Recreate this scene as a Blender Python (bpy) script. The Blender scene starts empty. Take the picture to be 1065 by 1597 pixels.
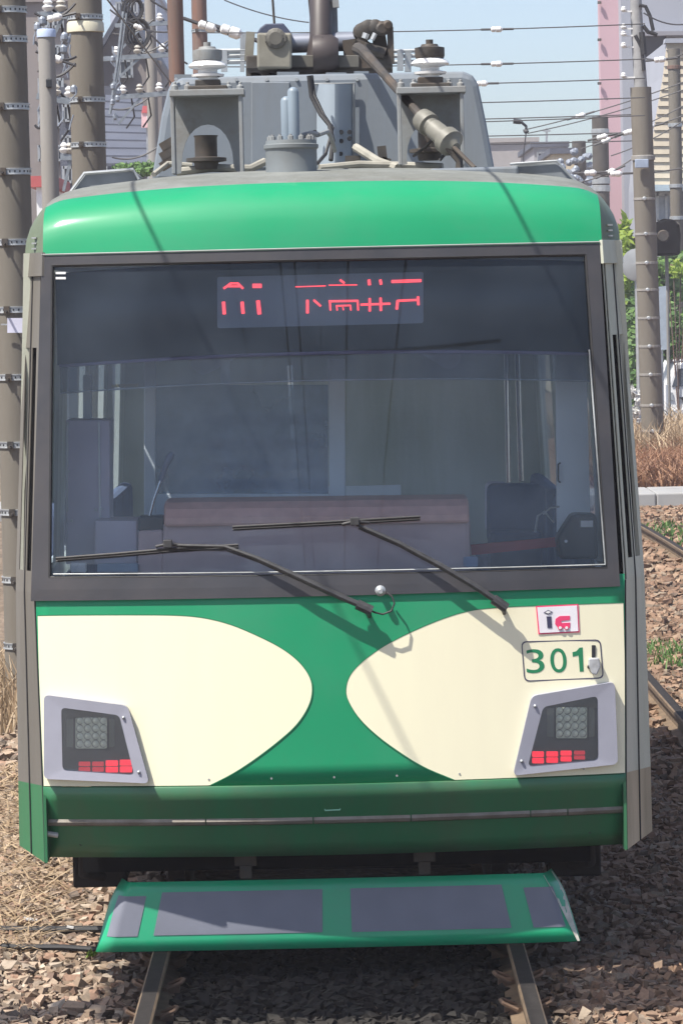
import bpy, bmesh, math, random
import numpy as np
from mathutils import Vector, Matrix
random.seed(7); rng = np.random.default_rng(7)
R = math.radians; PI = math.pi
scn = bpy.context.scene
col = scn.collection

# ------------------------------------------------------------------ camera
W0, H0, FP = 1065.0, 1597.0, 5895.0
CAM = Vector((0.053, -15.0, 2.62)); PITCH = math.atan(328.5/FP); ROLL = R(1.3)
Fv = Vector((0, math.cos(PITCH), -math.sin(PITCH)))
R0 = Vector((1, 0, 0)); U0 = Vector((0, math.sin(PITCH), math.cos(PITCH)))
Rv = math.cos(ROLL)*R0 - math.sin(ROLL)*U0
Uv = math.sin(ROLL)*R0 + math.cos(ROLL)*U0
cam = bpy.data.cameras.new('camera'); camo = bpy.data.objects.new('camera', cam); col.objects.link(camo)
m = Matrix(((Rv.x, Uv.x, -Fv.x, CAM.x), (Rv.y, Uv.y, -Fv.y, CAM.y), (Rv.z, Uv.z, -Fv.z, CAM.z), (0, 0, 0, 1)))
camo.matrix_world = m
cam.sensor_fit = 'VERTICAL'; cam.sensor_height = 24.0; cam.lens = 24.0*FP/H0
cam.clip_start = 0.5; cam.clip_end = 3000
scn.camera = camo
scn.render.resolution_x = 682; scn.render.resolution_y = 1024

# ------------------------------------------------------------------ sky, sun, exposure
SA, SK = 0.47, 0.33                       # light travels (+SA, +SK, -1)
L = Vector((SA, SK, -1)).normalized()
w = bpy.data.worlds.new('World'); scn.world = w; w.use_nodes = True
nt = w.node_tree; bg = nt.nodes['Background']
sky = nt.nodes.new('ShaderNodeTexSky'); sky.sky_type = 'NISHITA'; sky.sun_disc = False
sky.sun_elevation = math.asin(-L.z); sky.sun_rotation = math.atan2(-SA, -SK) % (2*PI)
sky.air_density = .68; sky.dust_density = 1.6; sky.ozone_density = 0.0
nt.links.new(sky.outputs[0], bg.inputs[0]); bg.inputs[1].default_value = 0.122
sl = bpy.data.lights.new('sun', 'SUN'); sl.energy = 4.6; sl.angle = R(0.55); sl.color = (1, .95, .86)
so = bpy.data.objects.new('sun', sl); col.objects.link(so)
so.rotation_euler = L.to_track_quat('-Z', 'Y').to_euler(); so.location = (-6, -10, 14)
scn.view_settings.view_transform = 'Standard'; scn.view_settings.look = 'None'
scn.view_settings.exposure = 0.75; scn.view_settings.gamma = 1.0; scn.view_settings.use_curve_mapping = False
scn.render.engine = 'CYCLES'
scn.cycles.max_bounces = 8; scn.cycles.transparent_max_bounces = 12

# ------------------------------------------------------------------ helpers
def at(px, py, Y):
    """the point of the world that lies on the plane y = Y and shows at a pixel of the photograph"""
    d = Fv*FP + Rv*(px - W0/2) - Uv*(py - H0/2)
    t = (Y - CAM.y)/d.y
    return CAM + d*t

def interp(x, pts):
    if x <= pts[0][0]: return pts[0][1]
    for (a, b), (c, d) in zip(pts, pts[1:]):
        if x <= c: return b + (d - b)*(x - a)/(c - a)
    return pts[-1][1]

def lin(c):
    return tuple((v/12.92 if v <= .04045 else ((v+.055)/1.055)**2.4) for v in c)

MATS = {}
def M(name, c, rough=.5, metal=0., var=.12, scale=6., bump=0., bscale=60., dirt=None, dirt_amt=0., dirt_scale=2.5, spec=.5, coat=0., streak=False, coords='Object', island=0.):
    """procedural paint / metal / stone: base colour with broad variation, optional dirt, optional relief"""
    if name in MATS: return MATS[name]
    mt = bpy.data.materials.new(name); mt.use_nodes = True; n = mt.node_tree.nodes; l = mt.node_tree.links
    b = n['Principled BSDF']; b.inputs['Roughness'].default_value = rough; b.inputs['Metallic'].default_value = metal
    b.inputs['Specular IOR Level'].default_value = spec
    b.inputs['Coat Weight'].default_value = coat; b.inputs['Coat Roughness'].default_value = .13
    tc = n.new('ShaderNodeTexCoord'); mp = n.new('ShaderNodeMapping'); l.new(tc.outputs[coords], mp.inputs[0])
    if streak: mp.inputs['Scale'].default_value = (1, 1, .12)
    nz = n.new('ShaderNodeTexNoise'); nz.inputs['Scale'].default_value = scale; nz.inputs['Detail'].default_value = 6
    l.new(mp.outputs[0], nz.inputs['Vector'])
    r = n.new('ShaderNodeValToRGB'); c = tuple(c)
    r.color_ramp.elements[0].position = .3; r.color_ramp.elements[1].position = .7
    r.color_ramp.elements[0].color = tuple(v*(1-var) for v in c) + (1,)
    r.color_ramp.elements[1].color = tuple(min(1, v*(1+var)) for v in c) + (1,)
    l.new(nz.outputs[0], r.inputs[0]); out = r.outputs[0]
    if island:
        g = n.new('ShaderNodeNewGeometry'); hs = n.new('ShaderNodeHueSaturation')
        mr = n.new('ShaderNodeMapRange'); mr.inputs[3].default_value = 1-island; mr.inputs[4].default_value = 1+island
        l.new(g.outputs['Random Per Island'], mr.inputs[0]); l.new(mr.outputs[0], hs.inputs['Value']); l.new(out, hs.inputs['Color']); out = hs.outputs[0]
    if dirt:
        nd = n.new('ShaderNodeTexNoise'); nd.inputs['Scale'].default_value = dirt_scale; nd.inputs['Detail'].default_value = 10; nd.inputs['Roughness'].default_value = .7
        l.new(mp.outputs[0], nd.inputs['Vector'])
        rd = n.new('ShaderNodeValToRGB'); rd.color_ramp.elements[0].position = .42; rd.color_ramp.elements[1].position = .72
        rd.color_ramp.elements[1].color = (dirt_amt,)*3 + (1,)
        l.new(nd.outputs[0], rd.inputs[0])
        mx = n.new('ShaderNodeMixRGB'); mx.inputs[2].default_value = tuple(dirt) + (1,)
        l.new(rd.outputs[0], mx.inputs[0]); l.new(out, mx.inputs[1]); out = mx.outputs[0]
        ra = n.new('ShaderNodeMapRange'); ra.inputs[3].default_value = rough; ra.inputs[4].default_value = min(1, rough+.3)
        l.new(rd.outputs[0], ra.inputs[0]); l.new(ra.outputs[0], b.inputs['Roughness'])
    l.new(out, b.inputs['Base Color'])
    if bump:
        nb = n.new('ShaderNodeTexNoise'); nb.inputs['Scale'].default_value = bscale; nb.inputs['Detail'].default_value = 4
        l.new(tc.outputs[coords], nb.inputs['Vector'])
        bp = n.new('ShaderNodeBump'); bp.inputs['Strength'].default_value = bump; bp.inputs['Distance'].default_value = .02
        l.new(nb.outputs[0], bp.inputs['Height']); l.new(bp.outputs[0], b.inputs['Normal'])
    MATS[name] = mt; return mt

def emit(name, c, s):
    mt = bpy.data.materials.new(name); mt.use_nodes = True; b = mt.node_tree.nodes['Principled BSDF']
    b.inputs['Base Color'].default_value = tuple(v*.6 for v in c) + (1,); b.inputs['Emission Color'].default_value = c + (1,)
    b.inputs['Emission Strength'].default_value = s; b.inputs['Roughness'].default_value = .3
    return mt

def glassy(name, tint=(.8, .88, .95), film=.06, filmc=(.4, .45, .55), ior=1.5, rough=.01):
    mt = bpy.data.materials.new(name); mt.use_nodes = True; n = mt.node_tree.nodes; l = mt.node_tree.links
    n.remove(n['Principled BSDF']); out = n['Material Output']
    tr = n.new('ShaderNodeBsdfTransparent'); tr.inputs[0].default_value = tint + (1,)
    gl = n.new('ShaderNodeBsdfGlossy'); gl.inputs['Roughness'].default_value = rough
    fr = n.new('ShaderNodeFresnel'); fr.inputs[0].default_value = ior
    df = n.new('ShaderNodeBsdfDiffuse'); df.inputs[0].default_value = filmc + (1,)
    m1 = n.new('ShaderNodeMixShader'); l.new(fr.outputs[0], m1.inputs[0]); l.new(tr.outputs[0], m1.inputs[1]); l.new(gl.outputs[0], m1.inputs[2])
    m2 = n.new('ShaderNodeMixShader'); l.new(m1.outputs[0], m2.inputs[1]); l.new(df.outputs[0], m2.inputs[2])
    tc = n.new('ShaderNodeTexCoord'); nz = n.new('ShaderNodeTexNoise'); nz.inputs['Scale'].default_value = 3; nz.inputs['Detail'].default_value = 8
    mr = n.new('ShaderNodeMapRange'); mr.inputs[1].default_value = .3; mr.inputs[2].default_value = .75; mr.inputs[3].default_value = film*.35; mr.inputs[4].default_value = film*2.1
    l.new(tc.outputs['Object'], nz.inputs['Vector']); l.new(nz.outputs[0], mr.inputs[0]); l.new(mr.outputs[0], m2.inputs[0])
    l.new(m2.outputs[0], out.inputs[0]); return mt

SPLIT = {'pipe_clamp', 'bracket_leg', 'underframe', 'hood_stud', 'led_dome', 'led_ring', 'cover_bolt', 'bright_pin', 'drain_plug', 'glass_maker_mark', 'reflector_wing', 'headlight',
         'bezel_screw', 'letter_wheel', 'letter_wheel_centre', 'rail_upright', 'frame_crossbar', 'bench_seat', 'truck_frame', 'inner_lining', 'side_window', 'rub_strip', 'roof_conduit', 'wire_clamp', 'sign_figure',
         'vent_slat', 'post_seam', 'wall_hook', 'stem', 'black_lead', 'operating_rod', 'mast_cable', 'arm_guide', 'railing', 'rear_cab_screen', 'cabinet_trim'}
class MB:
    def __init__(s): s.v = []; s.f = []; s.cuts = []
    def add(s, vs, fs):
        s.cuts.append((len(s.v), len(s.f)))
        o = len(s.v); s.v += [tuple(v) for v in vs]; s.f += [tuple(i+o for i in f) for f in fs]; return s
    def box(s, c, d, rot=None):
        c = Vector(c); h = [x/2 for x in d]; vs = []
        for z in (-1, 1):
            for y in (-1, 1):
                for x in (-1, 1):
                    p = Vector((x*h[0], y*h[1], z*h[2]))
                    if rot is not None: p = rot @ p
                    vs.append(c + p)
        return s.add(vs, [(0, 2, 3, 1), (4, 5, 7, 6), (0, 1, 5, 4), (2, 6, 7, 3), (0, 4, 6, 2), (1, 3, 7, 5)])
    def bar(s, a, b, wx, wy):
        a = Vector(a); b = Vector(b); d = b - a
        return s.box((a+b)/2, (wx, wy, d.length), d.to_track_quat('Z', 'Y').to_matrix())
    def tube(s, pts, r, n=8, cap=True):
        pts = [Vector(p) for p in pts]; k = len(pts); rs = r if isinstance(r, (list, tuple)) else [r]*k
        vs = []; fs = []; prev = None
        for i, p in enumerate(pts):
            d = (pts[min(i+1, k-1)] - pts[max(i-1, 0)]).normalized()
            if prev is None:
                a = d.orthogonal().normalized()
            else:
                a = (prev - d*prev.dot(d)); a = a.normalized() if a.length > 1e-6 else d.orthogonal().normalized()
            prev = a; b = d.cross(a)
            for j in range(n):
                t = 2*PI*j/n; vs.append(p + (a*math.cos(t) + b*math.sin(t))*rs[i])
        for i in range(k-1):
            for j in range(n):
                fs.append((i*n+j, i*n+(j+1) % n, (i+1)*n+(j+1) % n, (i+1)*n+j))
        if cap: fs.append(tuple(range(n))[::-1]); fs.append(tuple((k-1)*n+j for j in range(n)))
        return s.add(vs, fs)
    def lathe(s, c, prof, n=16, axis=(0, 0, 1)):
        """prof: (radius, height) along the axis"""
        q = Vector(axis).to_track_quat('Z', 'Y'); c = Vector(c)
        vs = []; fs = []
        for r, h in prof:
            for j in range(n):
                t = 2*PI*j/n; vs.append(c + q @ Vector((r*math.cos(t), r*math.sin(t), h)))
        k = len(prof)
        for i in range(k-1):
            for j in range(n): fs.append((i*n+j, i*n+(j+1) % n, (i+1)*n+(j+1) % n, (i+1)*n+j))
        fs.append(tuple(range(n))[::-1]); fs.append(tuple((k-1)*n+j for j in range(n)))
        return s.add(vs, fs)
    def prism(s, poly, vec):
        k = len(poly); poly = [Vector(p) for p in poly]; vec = Vector(vec)
        return s.add(poly + [p+vec for p in poly], [tuple(range(k)), tuple(range(2*k-1, k-1, -1))] + [(i, k+i, k+(i+1) % k, (i+1) % k) for i in range(k)])
    def grid(s, fn, us, vs_, skip=None):
        nu = len(us); vs = [fn(u, v) for v in vs_ for u in us]; fs = []
        for j in range(len(vs_)-1):
            for i in range(nu-1):
                if skip and skip((us[i]+us[i+1])/2, (vs_[j]+vs_[j+1])/2): continue
                fs.append((j*nu+i, j*nu+i+1, (j+1)*nu+i+1, (j+1)*nu+i))
        return s.add(vs, fs)
    def build(s, name, mat, parent=None, smooth=False, solid=0., bevel=0., loc=None, sharp=35, offset=-1.):
        if name in SPLIT and len(s.cuts) > 1 and parent:
            cs = s.cuts + [(len(s.v), len(s.f))]; outs = []
            for (v0, f0), (v1, f1) in zip(cs, cs[1:]):
                m_ = MB(); m_.v = s.v[v0:v1]; m_.f = [tuple(i-v0 for i in f) for f in s.f[f0:f1]]; m_.norecalc = getattr(s, 'norecalc', False)
                outs.append(m_.build(name, mat, parent, smooth, solid, bevel, loc, sharp, offset))
            return outs[0]
        org = Vector(loc) if loc is not None else (root_loc(parent) if parent else Vector((0, 0, 0)))
        me = bpy.data.meshes.new(name); me.from_pydata([tuple(Vector(v)-org) for v in s.v], [], s.f)
        bm = bmesh.new(); bm.from_mesh(me); bmesh.ops.recalc_face_normals(bm, faces=bm.faces) if len(bm.faces) < 60000 and not getattr(s, 'norecalc', False) else None
        if smooth:
            for f in bm.faces: f.smooth = True
            for e in bm.edges:
                if len(e.link_faces) == 2 and e.calc_face_angle(0) > R(sharp): e.smooth = False
        bm.to_mesh(me); bm.free()
        o = bpy.data.objects.new(name, me); col.objects.link(o)
        if isinstance(mat, (list, tuple)):
            for x in mat: me.materials.append(x)
        elif mat: me.materials.append(mat)
        if parent: o.parent = parent
        elif loc is not None: o.location = loc
        if solid:
            md = o.modifiers.new('thickness', 'SOLIDIFY'); md.thickness = solid; md.offset = offset
        if bevel:
            md = o.modifiers.new('bevel', 'BEVEL'); md.width = bevel; md.segments = 2; md.limit_method = 'ANGLE'; md.angle_limit = R(40)
            md.harden_normals = False
        return o

def root_loc(o):
    while o.parent: o = o.parent
    return Vector(o.location)

def tag(o, label, cat=None, group=None, kind=None):
    if label: o['label'] = label
    if cat: o['category'] = cat
    if group: o['group'] = group
    if kind: o['kind'] = kind
    return o
def thing(name, label, cat, loc=(0, 0, 0), group=None):
    o = bpy.data.objects.new(name, None); col.objects.link(o); o.location = loc; o.empty_display_size = .2
    return tag(o, label, cat, group)
def share(src, loc=None, parent=None, rot=None):
    c = src.copy(); col.objects.link(c); c.parent = parent if parent else src.parent
    if loc is not None: c.location = loc
    if rot is not None: c.rotation_euler = rot
    return c

# ------------------------------------------------------------------ materials
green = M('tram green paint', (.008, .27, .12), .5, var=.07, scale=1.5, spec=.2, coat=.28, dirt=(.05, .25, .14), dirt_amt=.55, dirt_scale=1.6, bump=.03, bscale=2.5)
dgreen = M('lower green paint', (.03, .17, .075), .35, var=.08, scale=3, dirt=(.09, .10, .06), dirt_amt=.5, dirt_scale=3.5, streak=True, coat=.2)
cream = M('cream paint', (.86, .82, .60), .3, var=.025, scale=2, coat=.4, dirt=(.72, .66, .50), dirt_amt=.35, dirt_scale=2.2, streak=True, bump=.012, bscale=3)
steel = M('corrugated stainless body', (.56, .57, .50), .42, metal=.15, var=.10, scale=4, dirt=(.30, .33, .20), dirt_amt=.65, dirt_scale=2.2, streak=True, bump=.05, bscale=40)
wood = M('rusty lower post', (.50, .41, .29), .6, var=.25, scale=8, dirt=(.14, .12, .07), dirt_amt=.7, streak=True)
frame_m = M('charcoal window frame', (.046, .047, .055), .42, var=.12, scale=6, dirt=(.10, .085, .08), dirt_amt=.35)
voidm = M('unlit dark cavity', (.010, .010, .011), 1, var=.2, spec=0)
rubber = M('black rubber', (.018, .018, .02), .6, var=.2, scale=20)
black = M('black housing', (.02, .022, .026), .4, var=.15)
mask = M('header panel behind glass', (.010, .016, .018), .5, var=.06, scale=2)
bezel = M('grey lamp bezel', (.31, .315, .375), .4, var=.05, scale=10, bump=.05, bscale=200)
roofgrey = M('grey roof canvas', (.17, .18, .17), .8, var=.15, scale=8, dirt=(.10, .10, .08), dirt_amt=.7, bump=.3, bscale=40)
sidecowl = M('mossy corner cowl', (.14, .18, .12), .5, var=.2, scale=6, dirt=(.08, .09, .05), dirt_amt=.8, streak=True)
equip = M('pale grey equipment paint', (.19, .22, .255), .5, var=.08, scale=3, dirt=(.13, .125, .11), dirt_amt=.7, dirt_scale=3, streak=True, bump=.04, bscale=30)
equipd = M('weathered grey bracket', (.27, .29, .30), .6, var=.15, scale=5, dirt=(.13, .10, .07), dirt_amt=.7, dirt_scale=5)
ironk = M('dark grimy iron', (.07, .065, .06), .6, metal=.3, var=.3, scale=14, dirt=(.12, .08, .05), dirt_amt=.6, dirt_scale=8)
putty = M('putty coloured cover', (.24, .23, .19), .6, var=.12, scale=8, dirt=(.12, .11, .09), dirt_amt=.6, dirt_scale=5)
bluegrey = M('blue grey arrester', (.20, .25, .30), .45, var=.08)
porc = M('white porcelain', (.75, .75, .74), .15, var=.04, coat=.6)
brownporc = M('dirty porcelain', (.42, .40, .36), .3, var=.2)
galv = M('galvanised steel', (.45, .47, .48), .45, metal=.6, var=.12, scale=10)
conc = M("pole concrete", (.165, .15, .125), .85, var=.16, scale=3, dirt=(.085, .065, .045), dirt_amt=.65, dirt_scale=1.6, streak=True, bump=.05, bscale=70)
conc2 = M('pale pole concrete', (.26, .25, .235), .8, var=.15, scale=4, dirt=(.2, .17, .13), dirt_amt=.6, streak=True, bump=.05, bscale=70)
rust = M('rusty steel', (.13, .095, .08), .75, var=.3, scale=6, dirt=(.25, .085, .04), dirt_amt=.6, dirt_scale=4, streak=True)
maroon = M('brown desk leatherette', (.72, .42, .35), .38, var=.1, scale=20, bump=.1, bscale=150)
desk = M('desk front grey brown', (.55, .40, .39), .55, var=.1)
inter = M('interior wall panel', (.74, .78, .80), .6, var=.04)
interd = M('interior dark floor', (.25, .27, .29), .7, var=.1)
cabinet = M('cab cabinet grey blue', (.55, .50, .58), .5, var=.06)
seatblue = M('dark moquette seat', (.09, .11, .17), .9, var=.2)
redin = M('red handle bar', (.35, .02, .03), .5)
chrome = M('polished pole', (.7, .72, .72), .18, metal=1, var=.03)
white = M('white enamel', (.78, .78, .78), .35, var=.03)
red = M('red enamel', (.62, .03, .05), .4)
pink = M('magenta print', (.75, .05, .16), .5, var=.03)
ink = M('navy print', (.04, .04, .09), .5, var=.03)
numgreen = M('number green', (.012, .20, .085), .45, var=.05)
guardgreen = M('lifeguard green paint', (.010, .36, .165), .35, var=.08, scale=3, dirt=(.06, .25, .17), dirt_amt=.5, coat=.3)
reflsheet = M('grey violet sheeting', (.18, .19, .235), .55, var=.06, scale=8, bump=.05, bscale=200)
cablem = M('black cable sheath', (.02, .02, .022), .6)
cablep = M('grey pipe lagging', (.30, .29, .25), .7, var=.2, scale=12)
wirem = M('dark bronze wire', (.045, .045, .05), .5, var=.1)

# ------------------------------------------------------------------ shape of the tram front
RAKE = [(.30, .165), (.70, .0), (1.475, .05), (2.83, .23), (3.3, .30)]
XE = [(.3, 1.165), (.7, 1.168), (1.5, 1.185), (2.83, 1.13), (3.3, 1.11)]
XO = [(.3, 1.29), (1.5, 1.28), (2.83, 1.218), (3.3, 1.20)]
def F(x, z): return interp(z, RAKE) + .12*(abs(x)/1.17)**2
def onf(px, py, off=0.):
    y = .1
    for _ in range(8):
        p = at(px, py, y - off); y = F(p.x, p.z)
    return p
def xe(z): return interp(z, XE)
def xo(z): return interp(z, XO)
def drop(x):
    x = abs(x); d = .06*(x/1.05)**2.5
    if x > 1.03: d += .19 - math.sqrt(max(0, .0361 - min(x-1.03, .19)**2))
    return d
def lerp(a, b, t): return a + (b-a)*t
def ls(a, b, n): return [a + (b-a)*i/n for i in range(n+1)]
def patch(mb, q, nu, nv, off):
    """bilinear patch between four (x, z) corners laid on the tram's front; q = bottom-left, bottom-right, top-right, top-left"""
    def fn(u, v):
        x = lerp(lerp(q[0][0], q[1][0], u), lerp(q[3][0], q[2][0], u), v)
        z = lerp(lerp(q[0][1], q[1][1], u), lerp(q[3][1], q[2][1], u), v)
        return (x, F(x, z) - off, z)
    return mb.grid(fn, ls(0, 1, nu), ls(0, 1, nv))
def xz(px, py): p = onf(px, py); return (p.x, p.z)
def rounded(pts, r, seg=4):
    out = []; k = len(pts)
    for i in range(k):
        p = Vector(pts[i]); a = Vector(pts[i-1]) - p; b = Vector(pts[(i+1) % k]) - p
        a.normalize(); b.normalize()
        s, e = p + a*r, p + b*r
        for j in range(seg+1):
            t = j/seg; out.append((s*(1-t)**2 + p*2*t*(1-t) + e*t*t))
    return out
def facepoly(mb, poly, off, th):
    """solid plate on the front, outline in photo pixels, front face 'off' metres proud"""
    f = [onf(p[0], p[1]) for p in poly]
    a = [(p.x, F(p.x, p.z)-off, p.z) for p in f]
    return mb.prism(a, (0, th, 0))
def ring(mb, outer, inner, off_o, off_i, depth):
    O = [onf(*p) for p in outer]; I = [onf(*p) for p in inner]; k = len(O)
    def q(p, o): return (p.x, F(p.x, p.z)-o, p.z)
    vs = [q(p, -.005) for p in O] + [q(p, off_o) for p in O] + [q(p, off_i) for p in I] + [q(p, off_i-depth) for p in I]
    fs = []
    for a in range(3):
        for i in range(k): fs.append((a*k+i, a*k+(i+1) % k, (a+1)*k+(i+1) % k, (a+1)*k+i))
    return mb.add(vs, fs)

# ================================================================== THE SETTING
def ramp_ground(name, cols, scale=3., bump=.6, bscale=25.):
    mt = bpy.data.materials.new(name); mt.use_nodes = True; n = mt.node_tree.nodes; l = mt.node_tree.links
    b = n['Principled BSDF']; b.inputs['Roughness'].default_value = .95
    tc = n.new('ShaderNodeTexCoord'); nz = n.new('ShaderNodeTexNoise'); nz.inputs['Scale'].default_value = scale; nz.inputs['Detail'].default_value = 10; nz.inputs['Roughness'].default_value = .65
    l.new(tc.outputs['Object'], nz.inputs['Vector'])
    r = n.new('ShaderNodeValToRGB'); e = r.color_ramp.elements
    e[0].position = .3; e[0].color = cols[0]+(1,); e[1].position = .7; e[1].color = cols[-1]+(1,)
    for i, c in enumerate(cols[1:-1]): x = e.new(.3+.4*(i+1)/(len(cols)-1)); x.color = c+(1,)
    l.new(nz.outputs[0], r.inputs[0]); l.new(r.outputs[0], b.inputs['Base Color'])
    nb = n.new('ShaderNodeTexVoronoi'); nb.inputs['Scale'].default_value = bscale; l.new(tc.outputs['Object'], nb.inputs['Vector'])
    bp = n.new('ShaderNodeBump'); bp.inputs['Strength'].default_value = bump; bp.inputs['Distance'].default_value = .05
    l.new(nb.outputs[0], bp.inputs['Height']); l.new(bp.outputs[0], b.inputs['Normal'])
    return mt
GZ = -.17
g_m = ramp_ground('gravelly earth', [(.10, .075, .05), (.17, .125, .085), (.24, .18, .13)], 1.5, .8, 18)
mb = MB(); mb.grid(lambda u, v: (u, v, GZ + .02*math.sin(u*2.1)*math.sin(v*1.3) - (0 if abs(v) < 80 else .2)), [-400, -120, -40] + ls(-20, 20, 40) + [40, 120, 400], [-60, -30] + ls(-16, 70, 86) + [120, 300, 900])
tag(mb.build('ground', g_m), 'brown gravelly earth under and around the tracks', kind='structure')

# ballast stones ----------------------------------------------------
def stone_mat():
    mt = bpy.data.materials.new('ballast stone'); mt.use_nodes = True; n = mt.node_tree.nodes; l = mt.node_tree.links
    b = n['Principled BSDF']; b.inputs['Roughness'].default_value = .9
    g = n.new('ShaderNodeNewGeometry'); tc = n.new('ShaderNodeTexCoord')
    def rmp(cs):
        r = n.new('ShaderNodeValToRGB'); e = r.color_ramp.elements; e[0].color = cs[0]+(1,); e[1].color = cs[-1]+(1,)
        for i, c in enumerate(cs[1:-1]): x = e.new((i+1)/(len(cs)-1)); x.color = c+(1,)
        l.new(g.outputs['Random Per Island'], r.inputs[0]); return r
    a = rmp([(.15, .12, .10), (.43, .33, .24), (.27, .19, .13), (.50, .39, .29), (.36, .22, .15), (.20, .15, .12), (.60, .50, .39)])
    c = rmp([(.20, .12, .08), (.35, .225, .145), (.25, .155, .10), (.40, .28, .19), (.29, .17, .11), (.17, .125, .09), (.37, .29, .21)])
    sx = n.new('ShaderNodeSeparateXYZ'); l.new(tc.outputs['Object'], sx.inputs[0])
    nz = n.new('ShaderNodeTexNoise'); nz.inputs['Scale'].default_value = .9; l.new(tc.outputs['Object'], nz.inputs['Vector'])
    ad = n.new('ShaderNodeMath'); ad.operation = 'ADD'; l.new(sx.outputs[0], ad.inputs[0]); l.new(nz.outputs[0], ad.inputs[1])
    mr = n.new('ShaderNodeMapRange'); mr.inputs[1].default_value = .6; mr.inputs[2].default_value = 1.9; l.new(ad.outputs[0], mr.inputs[0])
    mx = n.new('ShaderNodeMixRGB'); l.new(mr.outputs[0], mx.inputs[0]); l.new(a.outputs[0], mx.inputs[1]); l.new(c.outputs[0], mx.inputs[2])
    # stones between the running rails painted near black, for oil and the shade there
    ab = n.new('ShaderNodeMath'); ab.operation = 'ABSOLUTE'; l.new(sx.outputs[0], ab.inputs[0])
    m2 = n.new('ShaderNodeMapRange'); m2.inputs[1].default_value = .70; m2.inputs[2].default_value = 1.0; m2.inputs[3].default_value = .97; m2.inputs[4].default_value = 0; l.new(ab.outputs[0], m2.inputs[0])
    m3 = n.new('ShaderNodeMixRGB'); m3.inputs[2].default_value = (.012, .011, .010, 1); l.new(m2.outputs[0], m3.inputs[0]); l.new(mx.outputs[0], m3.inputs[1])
    n2 = n.new('ShaderNodeTexNoise'); n2.inputs['Scale'].default_value = 60; l.new(tc.outputs['Object'], n2.inputs['Vector'])
    m4 = n.new('ShaderNodeMixRGB'); m4.blend_type = 'MULTIPLY'; m4.inputs[0].default_value = .5; l.new(m3.outputs[0], m4.inputs[1]); l.new(n2.outputs[0], m4.inputs[2])
    l.new(m4.outputs[0], b.inputs['Base Color'])
    return mt
IV = np.array([(x, y, z) for z in (-1, 1) for y in (-1, 1) for x in (-1, 1)], float)*.8
IF = np.array([(0, 2, 3), (0, 3, 1), (4, 5, 7), (4, 7, 6), (0, 1, 5), (0, 5, 4), (2, 6, 7), (2, 7, 3), (0, 4, 6), (0, 6, 2), (1, 3, 7), (1, 7, 5)])
def stones(regions, name, label):
    allv = []; allf = []; off = 0
    for (x0, x1, y0, y1, dens, smin, smax, zb) in regions:
        n = int((x1-x0)*(y1-y0)*dens)
        P = np.stack([rng.uniform(x0, x1, n), rng.uniform(y0, y1, n), np.full(n, zb) + rng.uniform(-.02, .02, n)], 1)
        # keep running rails clear
        for xr in (-.72, .72, 2.13, 3.57): P[np.abs(P[:, 0]-xr) < .06, 2] -= .09
        S = rng.uniform(smin, smax, (n, 1))*rng.uniform(.5, 1.25, (n, 3)); S[:, 2] *= .6
        V = (IV[None] + rng.uniform(-.45, .45, (n, 8, 3)))*S[:, None, :]
        a = rng.uniform(0, 2*PI, n); b = rng.uniform(-.7, .7, n)
        ca, sa, cb, sb = np.cos(a), np.sin(a), np.cos(b), np.sin(b)
        x, y, z = V[..., 0], V[..., 1], V[..., 2]
        y, z = y*cb[:, None]-z*sb[:, None], y*sb[:, None]+z*cb[:, None]
        x, y = x*ca[:, None]-y*sa[:, None], x*sa[:, None]+y*ca[:, None]
        V = np.stack([x, y, z], -1) + P[:, None, :]
        allv.append(V.reshape(-1, 3)); allf.append((IF[None] + (np.arange(n)*8)[:, None, None] + off).reshape(-1, 3)); off += n*8
    V = np.concatenate(allv); Fc = np.concatenate(allf)
    me = bpy.data.meshes.new(name); me.vertices.add(len(V)); me.vertices.foreach_set('co', V.ravel())
    me.loops.add(Fc.size); me.loops.foreach_set('vertex_index', Fc.ravel().astype(np.int32))
    me.polygons.add(len(Fc)); me.polygons.foreach_set('loop_start', np.arange(0, Fc.size, 3, dtype=np.int32)); me.polygons.foreach_set('loop_total', np.full(len(Fc), 3, dtype=np.int32))
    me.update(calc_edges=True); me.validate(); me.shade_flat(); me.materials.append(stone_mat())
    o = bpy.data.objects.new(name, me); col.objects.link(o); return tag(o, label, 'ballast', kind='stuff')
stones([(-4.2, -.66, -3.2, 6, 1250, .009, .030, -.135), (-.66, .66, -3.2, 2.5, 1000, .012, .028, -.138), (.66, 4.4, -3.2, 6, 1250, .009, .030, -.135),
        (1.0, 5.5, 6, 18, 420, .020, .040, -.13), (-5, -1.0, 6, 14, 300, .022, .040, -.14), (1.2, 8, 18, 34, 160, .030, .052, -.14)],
       'track_ballast', 'loose crushed ballast stones, beige on the left and reddish brown on the right')

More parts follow.
